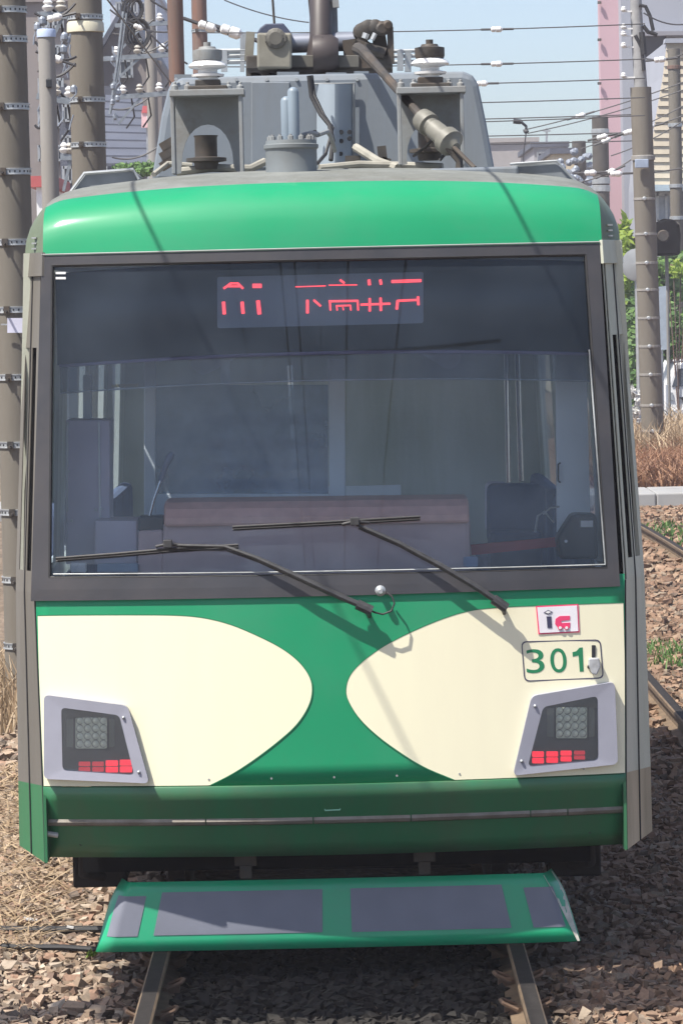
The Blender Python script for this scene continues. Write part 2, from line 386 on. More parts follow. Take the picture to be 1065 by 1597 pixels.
# tracks -------------------------------------------------------------
railtop = M('worn rail steel', (.03, .027, .026), .8, metal=0., var=.2, scale=20, spec=.12)
railside = M('dusty brown rail side', (.15, .105, .065), .8, var=.25, scale=14, dirt=(.09, .06, .04), dirt_amt=.7)
sleeper_m = M('weathered sleeper', (.035, .028, .024), .85, var=.25, scale=10, bump=.3, bscale=30)
clip_m = M('rusty rail clip', (.16, .10, .065), .8, var=.2)
RP = [(-.065, -.14), (.065, -.14), (.065, -.128), (.01, -.112), (.009, -.045), (.034, -.034), (.036, -.008), (.028, 0), (-.028, 0), (-.036, -.008), (-.034, -.034), (-.009, -.045), (-.01, -.112), (-.065, -.128)]
def rail(path, parent):
    mb = MB(); k = len(RP); vs = []; fs = []
    for (x, y) in path: vs += [(x+a, y, b) for a, b in RP]
    for i in range(len(path)-1):
        for j in range(k): fs.append((i*k+j, i*k+(j+1) % k, (i+1)*k+(j+1) % k, (i+1)*k+j))
    fs.append(tuple(range(k))); mb.add(vs, fs)
    o = mb.build('rail', [railside, railtop], parent)
    for p in o.data.polygons:
        if p.normal.z > .9 and p.center.z > -.02: p.material_index = 1
    return o
def sleepers(parent, fx, ys):
    mb = MB(); mb.box((0, 0, 0), (2.1, .2, .13)); s = None
    for y in ys:
        x = fx(y)
        if s is None:
            s = mb.build('sleeper', sleeper_m, parent, bevel=.01); s.location = (x, y, -.215); first = s
        else: share(first, (x, y, -.215), parent)
    # clips
    cb = MB()
    for sx in (-1, 1):
        cb.box((sx*.05, 0, -.115), (.07, .06, .03)); cb.tube([(sx*.035, -.05, -.105), (sx*.09, -.04, -.08), (sx*.10, .0, -.075), (sx*.09, .04, -.08), (sx*.035, .05, -.105)], .009, 6)
    c0 = None
    for y in ys[:10]:
        for r in (-.72, .72):
            if c0 is None: c0 = cb.build('rail_clip', clip_m, parent); c0.location = (fx(y)+r, y, 0)
            else: share(c0, (fx(y)+r, y, 0), parent)
tr = thing('railway_track', 'railway track that the green tram stands on', 'track', (0, 0, 0))
for s in (-1, 1): rail([(s*.72, y) for y in (-4.0, 0, 5, 30)], tr)
sleepers(tr, lambda y: 0, ls(-2.4, 10.8, 22))
fx2 = lambda y: 2.85 - max(0, y-20)**2*.0016 + max(0, 14-y)**2*.0006
t2 = thing('railway_track', 'second track with rusty rails in the red ballast right of the tram', 'track', (0, 0, 0))
for s in (-1, 1): rail([(fx2(y)+s*.72, y) for y in ls(-4, 33, 24)], t2)
sleepers(t2, fx2, ls(-1.2, 32.4, 56))

# road edge and kerb at the end of the yard --------------------------
asph = M('asphalt', (.06, .06, .062), .9, var=.15, scale=3, bump=.2, bscale=80)
kerbm = M('pale concrete kerb', (.30, .30, .30), .85, var=.1, scale=3, dirt=(.3, .29, .26), dirt_amt=.5)
mb = MB(); k0, k1 = at(1000, 797, 34.4), at(1000, 781, 36.8)
for i in range(-6, 22): mb.box((i*1.2, 35.6, -.11), (1.19, 1.7, .22))
tag(mb.build('kerb', kerbm, bevel=.02), 'pale concrete kerb strip crossing the far end of the ballast', kind='structure')
mb = MB(); mb.box((0, 58, -.10), (400, 14, .06)); tag(mb.build('road', asph), 'asphalt road behind the dry weeds', kind='structure')

# ================================================================== THE TRAM
tram = thing('tram', 'green and cream tram number 301 seen head on with a large dark windshield', 'tram')

# lower front panel and fold
BL, BR = -1.0, 1.0
mb = MB()
us = ls(-1, 1, 40)
mb.grid(lambda u, v: (u*xe(v), F(u*xe(v), v), v), us, ls(.70, 1.50, 10))
mb.build('front_panel', green, tram, smooth=True, solid=.01)
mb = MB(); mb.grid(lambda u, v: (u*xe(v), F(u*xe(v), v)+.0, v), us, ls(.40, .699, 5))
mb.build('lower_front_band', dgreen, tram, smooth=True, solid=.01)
# cream lens panels
tipL, tipR = onf(488, 1080), onf(538, 1080)
def outline(px):
    a = [onf(*p) for p in px]; return [(abs(p.x), p.z) for p in a]
TL = outline([(488, 1074), (484, 1055), (468, 1032), (440, 1010), (400, 990), (360, 973), (320, 963), (280, 959), (200, 958.5), (100, 959), (52, 960)])
BLo = outline([(488, 1074), (484, 1098), (466, 1128), (440, 1152), (400, 1183), (362, 1208), (325, 1226)])
TR = outline([(538, 1078), (543, 1055), (560, 1035), (590, 1012), (630, 990), (680, 968), (725, 953), (770, 947), (850, 944), (930, 941), (966, 940)])
BRo = outline([(538, 1078), (543, 1095), (560, 1122), (590, 1150), (625, 1175), (660, 1197), (710, 1217)])
def chaikin(P, k=4):
    for _ in range(k):
        Q = [P[0]]
        for a, b in zip(P, P[1:]): Q += [(.75*a[0]+.25*b[0], .75*a[1]+.25*b[1]), (.25*a[0]+.75*b[0], .25*a[1]+.75*b[1])]
        P = Q + [P[-1]]
    return P
def lens(top, bot, sgn):
    al = chaikin(top[::-1] + bot[1:]); it = min(range(len(al)), key=lambda i: al[i][0]); top = al[it::-1]; bot = al[it:]
    x0 = top[0][0]; x1 = xe(1.2) - .002; n = 110
    xs = [x0 + (x1-x0)*(1-math.cos(t*PI/2))**1.3 for t in ls(0, 1, n)]
    bt = sorted(bot); tp = sorted(top); zf = .7015
    def zb(x):
        return max(interp(x, bt), zf) if x < bt[-1][0] else zf
    mb = MB()
    def fn(u, v):
        x = xs[u]; a, b = zb(x), interp(x, tp); z = lerp(a, b, v); xx = min(x, xe(z)-.001); return (sgn*xx, F(xx, z)-.0025, z)
    mb.grid(fn, list(range(n+1)), ls(0, 1, 10))
    mb.build('cream_panel', cream, tram, smooth=True)
    rim = MB(); P = [(x, interp(x, tp)) for x in xs[::-1]] + [(x, zb(x)) for x in xs[1:] if x < bt[-1][0]]
    rim.tube([(sgn*x, F(x, z)-.002, z) for x, z in P], .0022, 4)
    rim.build('panel_edge_line', numgreen, tram)
lens(TL, BLo, -1); lens(TR, BRo, 1)

# windshield frame, glass
O = [xz(49, 937), xz(966, 914), xz(934, 379), xz(66, 399)]
I = [xz(78, 901), xz(946, 886), xz(913, 397), xz(82, 414)]
mb = MB()
for a, b, nu, nv in ((0, 1, 30, 2), (1, 2, 16, 2), (2, 3, 30, 2), (3, 0, 16, 2)):
    patch(mb, [O[a], O[b], I[b], I[a]], nu, nv, .012)
mb.build('windshield_frame', frame_m, tram, solid=.03)
mb = MB(); mb.tube([(lambda p: (p[0], F(*p)-.014, p[1]))((lerp(O[3][0], O[2][0], t), lerp(O[3][1], O[2][1], t)+.004)) for t in ls(0, 1, 20)], .0035, 6)
mb.build('frame_top_strip', M('dull bead', (.30, .31, .31), .6), tram)
mb = MB(); k = 0
for a, b in ((0, 1), (1, 2), (2, 3), (3, 0)):
    mb.tube([(x, F(x, z)-.006, z) for x, z in [(lerp(I[a][0], I[b][0], t), lerp(I[a][1], I[b][1], t)) for t in ls(0, 1, 16)]], .007, 6)
mb.build('windshield_gasket', rubber, tram)
mb = MB(); x0 = xz(84, 895); x1 = xz(943, 880)
mb.tube([(x, F(x, z)-.013, z) for x, z in [(lerp(x0[0], x1[0], t), lerp(x0[1], x1[1], t)) for t in ls(0, 1, 16)]], .0032, 5)
x0 = xz(943, 880); x1 = xz(918, 545)
mb.tube([(x, F(x, z)-.013, z) for x, z in [(lerp(x0[0], x1[0], t), lerp(x0[1], x1[1], t)) for t in ls(0, 1, 8)]], .003, 5)
mb.build('bright_glazing_bead', M('glazing bead', (.36, .38, .38), .5, var=.5, scale=5), tram)
wind = glassy('windshield glass', (.84, .91, .98), .034, (.33, .42, .55), 1.52)
mb = MB(); patch(mb, I, 30, 18, -.004); mb.build('windshield_glass', wind, tram, smooth=True)

# roof front cowl (green) and its grey sides
PROF = [(.23, 2.832), (.243, 2.89), (.262, 2.95), (.285, 3.0), (.315, 3.04), (.355, 3.072), (.405, 3.094), (.45, 3.108)]
PROF2 = [(.45, 3.108), (.6, 3.135), (.85, 3.165), (1.3, 3.19), (1.9, 3.2)]
def cowl(x, t, row, side=1):
    yc, zc = row; wgt = max(0, 1 - max(0, yc-.45)/1.2)
    z0 = 2.83; z = z0 + (zc-z0)*(1-drop(x)/(3.2-z0))
    return (x, yc + (.12*(min(abs(x), 1.13)/1.17)**2 + t*.19)*wgt, z)
mb = MB(); mb.grid(lambda u, r: cowl(u, 0, PROF[r]), ls(-1.13, 1.13, 60), list(range(len(PROF))))
mb.build('roof_cowl', green, tram, smooth=True, sharp=60)
mb = MB(); mb.grid(lambda u, r: cowl(u, 0, PROF2[r]), ls(-1.13, 1.13, 40), list(range(len(PROF2))))
mb.build('front_roof_sheet', roofgrey, tram, smooth=True)
steel2 = M('dark grey post', (.17, .16, .145), .5, metal=.1, var=.12, scale=5, dirt=(.10, .085, .06), dirt_amt=.7, dirt_scale=2, streak=True)  # left corner post: darker copy of the post steel, with dirt streaks
for s in (-1, 1):
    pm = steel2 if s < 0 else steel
    mb = MB()
    A = list(range(len(PROF)+len(PROF2)-1)); PP = PROF + PROF2[1:]
    mb.grid(lambda t, r: cowl(s*lerp(1.13, 1.218, t), t, PP[r]), ls(0, 1, 6), A)
    mb.build('corner_cowl', sidecowl, tram, smooth=True, sharp=60)
    mb = MB()   # overlapping steel lip under the corner cowl with small vents
    mb.grid(lambda t, z: (s*(lerp(xe(z), xo(z), t)+.006), F(xe(z), z)+t*.19-.008, z), ls(-.05, 1.02, 4), [2.75, 2.80, 2.845])
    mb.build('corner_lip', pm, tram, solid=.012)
    mb = MB()
    for i in range(3):
        z = 2.862+i*.022; mb.box((s*1.165, F(1.13, z)+.10, z), (.05, .02, .006), Matrix.Rotation(s*-1.28, 3, 'Z'))
    mb.build('vent_slat', galv, tram)
    # corner post: strips and slots
    T = [0, .03, .12, .24, .47, .54, .62, .84, 1.0]
    Z = [.42, .70, 1.0, 1.475, 1.56, 2.0, 2.46, 2.72, 2.832]
    def post(t, z):
        zz = max(z, .7); x = lerp(xe(z), xo(z), t); z2 = z
        if z < .45: z2 = .385 + .05*t
        return (s*x, F(xe(zz), zz) + .008 + t*.19, z2)
    mb = MB(); mb.grid(post, T, Z[1:], skip=lambda t, z: ((.24 < t < .47 or .62 < t < .84) and 1.56 < z < 2.46) or (.03 < t < .12 and z > 1.475))
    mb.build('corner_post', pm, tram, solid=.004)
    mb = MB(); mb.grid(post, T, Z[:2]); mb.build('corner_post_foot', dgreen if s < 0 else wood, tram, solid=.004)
    mb = MB(); mb.grid(lambda t, z: (post(t, z)[0]-s*.008, post(t, z)[1]+.02, z), [-.03, 1], [.72, 2.82]); mb.build('slot_backing', voidm, tram)
    mb = MB()
    for t in (.03, .54): mb.tube([(lambda p: (p[0]+s*.001, p[1]-.002, p[2]))(post(t, z)) for z in (Z[0], Z[1], 1.475, 2.832) if t > .4 or z < 1.5], .0035, 5)
    mb.build('post_seam', rubber, tram)
    # cheek between the folded band and the post
    mb = MB(); mb.add([(s*1.166, F(1.166, .7)+.004, .70), (s*1.166, F(1.166, .7)+.004, .39), (s*1.166, F(1.166, .4)+.05, .39), (s*1.166, F(1.166, .4)+.05, .70)], [(0, 1, 2, 3)])
    mb.build('band_cheek', dgreen, tram, solid=.012, offset=0)

# body sides, roof, rear, floor
YB = 7.6; YS = .46
for s in (-1, 1):
    mb = MB()
    def sw(y, z): return (s*xo(z), y, z)
    ys = [YS]; wy = [1.15]
    for i in range(4): wy += [wy[-1]+1.25, wy[-1]+1.55]
    ys += [y for y in wy if y < YB] + [YB]
    mb.grid(sw, ys, [.42, .70, 1.45, 2.45, 2.845], skip=lambda y, z: 1.45 < z < 2.45 and any(wy[i] < y < wy[i+1] for i in range(0, len(wy)-1, 2)))
    mb.build('side_wall', steel, tram, solid=.03)
    mb = MB(); 
    for i in range(0, len(wy)-2, 2): mb.add([(s*(xo(1.45)-.015), wy[i], 1.45), (s*(xo(1.45)-.015), wy[i+1], 1.45), (s*(xo(2.45)-.015), wy[i+1], 2.45), (s*(xo(2.45)-.015), wy[i], 2.45)], [(0, 1, 2, 3)])
    mb.build('side_window', glassy('side glass', (.75, .82, .88), .03), tram)
mb = MB(); mb.grid(lambda x, y: (x, y, 3.2-drop(x)), [-1.218, -1.19, -1.15, -1.08] + ls(-1, 1, 12) + [1.08, 1.15, 1.19, 1.218], [1.9, 4, YB])

mb.build('roof', roofgrey, tram, smooth=True, solid=.04)
mb = MB(); mb.grid(lambda u, z: (u*xo(z), YB, z), [-1, -.75, -.2, .2, .75, 1], [.42, .8, 1.45, 2.45, 2.9, 3.08])
mb.build('rear_wall', steel, tram, solid=.03)
mb = MB(); mb.add([(-1.2, .35, .86), (1.2, .35, .86), (1.25, YB-.03, .86), (-1.25, YB-.03, .86)], [(0, 1, 2, 3)]); mb.build('floor', interd, tram, solid=.04)
mb = MB(); mb.add([(-1.15, .42, 2.80), (1.15, .42, 2.80), (1.17, YB-.03, 2.80), (-1.17, YB-.03, 2.80)], [(0, 1, 2, 3)]); mb.build('ceiling', inter, tram, solid=.02)
mb = MB()
for s in (-1, 1):
    for i in range(0, 7, 1):
        mb.add([(s*1.19, 1.0+i, .9), (s*1.19, 1.95+i, .9), (s*1.19, 1.95+i, 1.42), (s*1.19, 1.0+i, 1.42)], [(0, 1, 2, 3)])
mb.build('inner_lining', inter, tram, solid=.01)

# interior ------------------------------------------------------------
def Apoly(mb, pts, Y, th): return mb.prism([at(px, py, Y) for px, py in pts], (0, th, 0))
def rrect(x0, y0, x1, y1, r, skew=0): return [tuple(v) for v in rounded([Vector((x0, y0+skew, 0)), Vector((x1, y0-skew, 0)), Vector((x1, y1-skew, 0)), Vector((x0, y1+skew, 0))], r)]
def rr(x0, y0, x1, y1, r, skew=0): return [(p[0], p[1]) for p in rrect(x0, y0, x1, y1, r, skew)]
mb = MB()   # header box with the destination sign, and the sun shade strip below it
mb.grid(lambda u, z: (u*1.09, .40+.10*u*u, z-.03*u*u), ls(-1, 1, 24), [2.415, 2.79]); mb.build('destination_header', mask, tram, smooth=True, solid=.02)
shade_m = glassy('tinted sun shade', (.45, .5, .58), .25, (.10, .12, .17))
mb = MB(); mb.grid(lambda u, z: (u*1.085, .385+.10*u*u, z-.03*u*u), ls(-1, 1, 24), [2.30, 2.41]); mb.build('sun_shade', shade_m, tram, smooth=True)
mb = MB(); mb.tube([(u*1.085, .383+.10*u*u, 2.412-.03*u*u) for u in ls(-1, 1, 24)], .008, 6)
mb.build('shade_rail', M('lilac rail', (.16, .14, .24), .4), tram)
mb = MB(); mb.tube([(u*1.085, .383+.10*u*u, 2.30-.03*u*u) for u in ls(-1, 1, 24)], .003, 5); mb.build('shade_hem', galv, tram)
# LED sign
mb = MB(); Apoly(mb, rr(339, 428, 660, 508, 4, 4), .372, .02); sgn = mb.build('destination_sign', M('sign face grey blue', (.17, .20, .25), .5, var=.05), tram)
led = emit('red LEDs', (1., .055, .07), 1.35)
ST = [((132,132),(160,112),7),((160,112),(190,112),6),((190,112),(210,132),7),((150,124),(198,124),6),((130,190),(133,238),11),((207,190),(211,235),11),((252,122),(286,122),14),((273,185),(279,238),13),
 ((430,126),(552,122),3),((478,182),(478,234),9),((505,182),(532,205),7),((568,119),(682,118),3),((614,98),(630,110),7),((568,186),(687,184),7),((571,186),(573,222),6),((686,186),(688,222),6),((598,205),(656,203),5),((599,205),(601,222),5),((656,205),(658,222),5),((625,212),(627,221),4),
 ((733,98),(735,117),10),((780,98),(783,115),9),((700,200),(820,196),7),((736,175),(736,226),8),((781,173),(782,224),8),((828,104),(948,100),10),((852,184),(936,180),7),((852,184),(848,218),9),((936,168),(938,200),8)]
g1 = MB()
for (a, b, wd) in ST:
    pa = at(300+a[0]*.3756, 400+a[1]*.3756, .369); pb = at(300+b[0]*.3756, 400+b[1]*.3756, .369)
    d = (pb-pa); d.normalize(); nrm = Vector((-d.z, 0, d.x))*(wd*.3756/393*.62); e = d*(.002)
    g1.add([pa-nrm-e, pb-nrm+e, pb+nrm+e, pa+nrm-e], [(0, 1, 2, 3)])
g1.norecalc = True
g1.build('led_lettering', led, sgn, solid=.003)
# desk
mb = MB(); mb.box((0, 0, 0), (1, 1, 1)); a = at(258, 905, .36); b = at(732, 790, .36)
mb = MB(); Apoly(mb, [(255, 812), (733, 806), (735, 925), (250, 930)], .34, .34); mb.build('driver_desk', desk, tram, bevel=.02)
P = [(0, 0), (.0, .035), (.02, .07), (.06, .095), (.12, .10), (.36, .10), (.36, 0)]
a = at(256, 822, .30); b = at(732, 816, .30)
mb = MB(); mb.add([(a.x, .31+p[0], a.z+p[1]) for p in P] + [(b.x, .31+p[0], b.z+p[1]) for p in P], [tuple(range(7)), tuple(range(13, 6, -1))] + [(i, 7+i, 7+(i+1) % 7, (i+1) % 7) for i in range(7)])
mb.build('desk_hood', maroon, tram, bevel=.012)
mb = MB()
for px, py in ((388, 797), (410, 797), (578, 800), (652, 797), (700, 795)): p = at(px, py, .36); mb.lathe(p, [(.006, 0), (.006, .01)], 8, (0, -1, 0))
mb.build('hood_stud', galv, tram)
mb = MB(); Apoly(mb, [(216, 828), (254, 826), (256, 930), (214, 930)], .36, .2); mb.build('side_console', desk, tram, bevel=.01)
mb = MB(); Apoly(mb, rr(216, 805, 256, 829, 5), .38, .12); ct = mb.build('controller_top', black, tram, bevel=.008)
lv = MB(); lv.tube([at(233, 808, .42), at(240, 780, .42), at(251, 750, .42)], [.006, .006, .007], 8); lv.build('brake_lever', chrome, tram, smooth=True)
lv = MB(); lv.tube([at(251, 750, .42), at(259, 727, .42), at(265, 713, .42), at(270, 706, .42)], [.011, .013, .017, .010], 10); lv.build('lever_grip', M('lever grip grey blue', (.10, .12, .18), .35), tram, smooth=True)
# driver side cabinet and pillars
mb = MB(); Apoly(mb, rr(103, 655, 172, 880, 3), .75, .25); cb = mb.build('cab_cabinet', cabinet, tram, bevel=.008)
mb = MB(); Apoly(mb, [(104, 658), (107, 658), (107, 798), (104, 798)], .735, .01); Apoly(mb, [(153, 658), (156, 658), (158, 808), (155, 808)], .735, .01)
for px, py in ((107, 661), (108, 735), (112, 812), (150, 795), (159, 793), (152, 812)): mb.lathe(at(px, py, .735), [(.006, 0), (.005, .01)], 8, (0, -1, 0))
mb.build('cabinet_trim', galv, cb)
mb = MB(); Apoly(mb, [(130, 585), (143, 585), (143, 655), (130, 655)], 1.0, .06); mb.build('conduit_duct', inter, tram)
mb = MB(); Apoly(mb, rr(148, 812, 214, 880, 3), .55, .3); mb.build('switch_box', cabinet, tram, bevel=.01)
mb = MB(); Apoly(mb, rr(110, 878, 135, 893, 3), .33, .05); Apoly(mb, [(118, 885), (125, 878), (135, 878), (135, 893), (120, 893)], .31, .02); mb.build('small_white_meter', white, tram, bevel=.004)
mb = MB(); Apoly(mb, rr(152, 879, 216, 893, 3), .33, .05); mb.build('sill_box', M('pale blue box', (.32, .40, .5), .5), tram, bevel=.004)
mb = MB(); Apoly(mb, [(175, 600), (215, 598), (215, 603), (175, 604)], 1.6, .03); mb.build('lit_notice_edge', M('yellow notice edge', (.6, .45, .15), .5), tram)
# partition behind the driver, door pocket, handrails
mb = MB(); Apoly(mb, [(512, 560), (538, 560), (540, 900), (514, 900)], 1.35, .05); Apoly(mb, [(225, 560), (243, 560), (243, 900), (225, 900)], 1.35, .05); Apoly(mb, [(243, 770), (512, 770), (512, 900), (243, 900)], 1.37, .03)
mb.build('cab_partition', inter, tram, bevel=.004)
mb = MB(); Apoly(mb, [(243, 600), (512, 600), (512, 770), (243, 770)], 1.38, .008); mb.build('partition_glass', glassy('partition glass', (.6, .68, .76), .34, (.42, .50, .60)), tram)
for (x0, y0, x1, y1, Y) in ((789, 520, 793, 752, 1.0), (805, 520, 812, 750, 1.15), (452, 570, 462, 790, 2.2)):
    mb = MB(); mb.tube([at(x0, y0, Y), at(x1, y1, Y)], .012, 10); mb.build('handrail', chrome, tram, smooth=True)
mb = MB(); Apoly(mb, [(866, 545), (913, 545), (921, 830), (868, 830)], .8, .04); dp = mb.build('door_pocket_panel', M('pale door panel', (.88, .92, .92), .5, var=.03), tram)
mb = MB(); mb.tube([at(873, 722, .78), at(870, 724, .76), at(870, 750, .76), at(873, 752, .78)], .004, 6); mb.build('panel_handle', black, dp)
mb = MB(); Apoly(mb, [(922, 560), (931, 560), (940, 875), (930, 875)], .62, .03); mb.build('door_edge', galv, tram)
for y0, y1 in ((648, 664), (686, 702), (722, 734), (748, 764)):
    mb = MB(); Apoly(mb, [(318, y0), (505, y0-2), (505, y1-2), (318, y1)], 1.5, .02); mb.build('pale_band', inter, tram)  # pale strips put in for the light bands behind the windshield
# fare reader at the right, red belt, seats
mb = MB(); Apoly(mb, [(868, 840), (890, 806), (895, 802), (930, 803), (932, 872), (872, 872)], .42, .18); fr = mb.build('fare_reader', black, tram, bevel=.012)
mb = MB(); mb.lathe(at(882, 844, .418), [(.007, 0), (.006, .008)], 10, (0, -1, 0)); Apoly(mb, [(905, 812), (924, 812), (924, 822), (905, 822)], .418, .004); mb.build('reader_lamp', white, fr)
mb = MB(); mb.tube([at(864, 815, .6), at(848, 797, .6), at(838, 805, .6), at(834, 830, .6)], .005, 6); mb.tube([at(872, 790, .6), at(858, 792, .6), at(846, 802, .6)], .004, 6); mb.build('reader_cable', galv, tram)
mb = MB(); Apoly(mb, [(734, 850), (870, 838), (872, 852), (735, 866)], .7, .04); mb.build('red_belt', redin, tram)
mb = MB(); Apoly(mb, rr(722, 868, 745, 884, 3), .34, .04); mb.build('sill_tag', M('blue tag', (.28, .34, .48), .5), tram)
mb = MB(); Apoly(mb, rr(760, 755, 850, 850, 14), 1.3, .12); Apoly(mb, rr(765, 830, 845, 930, 5), 1.1, .35); mb.build('folding_seat', seatblue, tram, bevel=.03)
mb = MB(); Apoly(mb, rr(757, 752, 790, 830, 8), 1.6, .1); mb.build('seat_back_shell', cabinet, tram, bevel=.02)
for s in (-1, 1):
    for i in range(2):
        mb = MB(); mb.box((s*.98, 2.9+i*2.2, 1.16), (.38, 1.7, .14)); mb.box((s*1.14, 2.9+i*2.2, 1.42), (.08, 1.7, .45)); mb.build('bench_seat', seatblue, tram, bevel=.03)
mb = MB(); mb.box((0, 6.9, 1.2), (.8, .06, .7)); mb.box((-.55, 5.2, 1.9), (.05, .05, 1.9)); mb.build('rear_cab_screen', inter, tram)
for s in (-1, 1):
    mb = MB(); mb.tube([(s*.55, 1.6, 2.62), (s*.55, 7, 2.62)], .014, 8)
    for i in range(8): mb.tube([(s*.55, 2+i*.6, 2.62), (s*.55, 2+i*.6, 2.42)], .007, 4); mb.lathe((s*.55, 2+i*.6, 2.36), [(.055, -.006), (.055, .006)], 12, (0, 1, 0))
    mb.build('strap_rail', white, tram)
mb = MB(); 
for a, b in ((87, 424), (87, 432)): facepoly(mb, [(a, b), (a+16, b), (a+16, b+3.5), (a, b+3.5)], -.002, .001)
mb.build('glass_maker_mark', white, tram)

# rub strip, step, hooks ------------------------------------------------
mb = MB(); zf = lambda x: .548
for a, b in ((-1.155, -.52), (-.515, -.09), (-.085, .30), (.305, .78), (.785, .93), (.935, 1.155)):
    mb.tube([(x, F(x, .548)-.004, .548) for x in ls(a, b, 8)], .017, 8)
mb.build('rub_strip', M('dull alloy strip', (.24, .22, .19), .5, metal=.4, var=.2, scale=10, dirt=(.12, .09, .06), dirt_amt=.6, dirt_scale=9), tram, smooth=True)
mb = MB(); c = onf(72, 1298); mb.tube([(c.x, c.y-.0, c.z+.02), (c.x+.0, c.y-.03, c.z+.0), (c.x+.05, c.y-.02, c.z-.01)], .012, 8); mb.build('strip_end_cap', galv, tram)
mb = MB(); a = onf(487, 1230); b = onf(549, 1228); mb.tube([a-Vector((0, .004, 0)), b-Vector((0, .004, 0))], .0035, 6); mb.build('hatch_top_edge', M('pale green edge', (.25, .55, .4), .4), tram)
mb = MB(); mb.tube([onf(506, 1260, .006), onf(507, 1264, .012), onf(530, 1263, .012), onf(531, 1259, .006)], .003, 6); mb.build('hatch_handle', M('pale green edge', (.25, .55, .4), .4), tram)
mb = MB()
for px, py in ((127, 1316), (918, 1297), (918, 1040)): mb.lathe(onf(px, py, .004), [(.008, 0), (.007, .006)], 8, (0, -1, 0))
mb.build('drain_plug', black, tram)
for i in range(9):
    for xx, zz in ((-1.0+i*.25, .725), ):
        mb = MB(); mb.lathe((xx, F(xx, zz)-.003, zz), [(.0045, 0), (.004, .002)], 8, (0, -1, 0)); mb.build('panel_screw', galv, tram)
# number plate 301 and the emblem
mb = MB(); k = rounded([Vector((812, 1000, 0)), Vector((936, 997, 0)), Vector((941, 1058, 0)), Vector((817, 1063, 0))], 9)
k2 = rounded([Vector((813.7, 1001.7, 0)), Vector((934.3, 998.7, 0)), Vector((939.3, 1056.3, 0)), Vector((818.7, 1061.3, 0))], 8)
ring(mb, [(p.x, p.y) for p in k], [(p.x, p.y) for p in k2], .0042, .0042, .003); mb.build('number_frame', ink, tram)
def text_mesh(txt, h, bold=0.):
    cu = bpy.data.curves.new('number', 'FONT'); cu.body = txt; cu.size = h; cu.offset = bold; cu.resolution_u = 6; cu.space_character = 1.12
    ob = bpy.data.objects.new('number', cu); col.objects.link(ob); bpy.context.view_layer.update()
    me = bpy.data.meshes.new_from_object(ob.evaluated_get(bpy.context.evaluated_depsgraph_get()))
    bpy.data.objects.remove(ob); bpy.data.curves.remove(cu); return me
for ch, qd in (('3', ((821, 1050), (849, 1049), (847, 1011.5), (819, 1013))), ('0', ((858.5, 1049), (884, 1048.5), (882, 1010.5), (856.5, 1011)))):
    tm = text_mesh(ch, .1, 0); tv = np.array([v.co[:] for v in tm.vertices]); mn, mxx = tv.min(0), tv.max(0)
    q0, q1, q2, q3 = [xz(*p) for p in qd]; mb = MB(); vs = []
    for v in tm.vertices:
        u = (v.co.x-mn[0])/(mxx[0]-mn[0]); t = (v.co.y-mn[1])/(mxx[1]-mn[1])
        x = lerp(lerp(q0[0], q1[0], u), lerp(q3[0], q2[0], u), t); z = lerp(lerp(q0[1], q1[1], u), lerp(q3[1], q2[1], u), t)
        vs.append((x, F(x, z)-.0036, z))
    mb.add(vs, [tuple(p.vertices) for p in tm.polygons]); mb.norecalc = True; mb.build('number_digit', numgreen, tram)
mb = MB(); facepoly(mb, [(892, 1017), (898, 1015.5), (903, 1010), (908, 1009.5), (909.5, 1047), (903.5, 1047.5), (901.5, 1022), (892.5, 1024)], .0036, .001); mb.build('number_digit', numgreen, tram)
mb = MB(); facepoly(mb, [(835, 945), (901, 942), (903, 986), (839, 989)], .006, .004); mb.build('emblem_border', pink, tram)
mb = MB(); facepoly(mb, [(837, 947), (899, 944), (901, 984), (841, 987)], .0075, .004); emb = mb.build('emblem_plate', M('white sticker', (.8, .78, .82), .4), tram)
mb = MB(); facepoly(mb, [(851.5, 961), (859, 961), (860, 979), (853, 979)], .009, .002); mb.build('letter_i', ink, emb)
mb = MB(); facepoly(mb, [(847, 955), (854, 951), (861, 954), (854, 958)], .009, .002); mb.build('lozenge', ink, emb)
mb = MB(); facepoly(mb, [(849.5, 954.7), (854, 952.3), (858.7, 954.2), (854, 956.5)], .0105, .001); mb.build('lozenge_centre', white, emb)
mb = MB(); facepoly(mb, [(888, 960), (872, 960.5), (865.5, 965), (865, 973), (869, 978), (888, 979), (888.5, 970.5), (875, 971.5), (874.5, 968), (888, 966.5)], .009, .002)
mb.build('letter_c', pink, emb)
mb = MB()
for px in (873, 883): p = onf(px, 979, .010); mb.lathe(p, [(.0095, 0), (.0095, .002)], 12, (0, -1, 0))
mb.build('letter_wheel', pink, emb)
mb = MB()
for px in (873, 883): p = onf(px, 979, .0125); mb.lathe(p, [(.006, 0), (.006, .001)], 12, (0, -1, 0))
mb.build('letter_wheel_centre', white, emb)
mb = MB(); facepoly(mb, rr(922, 1006, 928, 1025, 1), .007, .006); mb.build('plate_slot', black, tram)
mb = MB(); facepoly(mb, [(917, 1026), (933, 1025), (935, 1040), (929, 1052), (922, 1050), (916, 1036)], .03, .03); mb.build('lamp_hook', M('pale cast hook', (.42, .43, .44), .5, var=.2, scale=40), tram, bevel=.005)

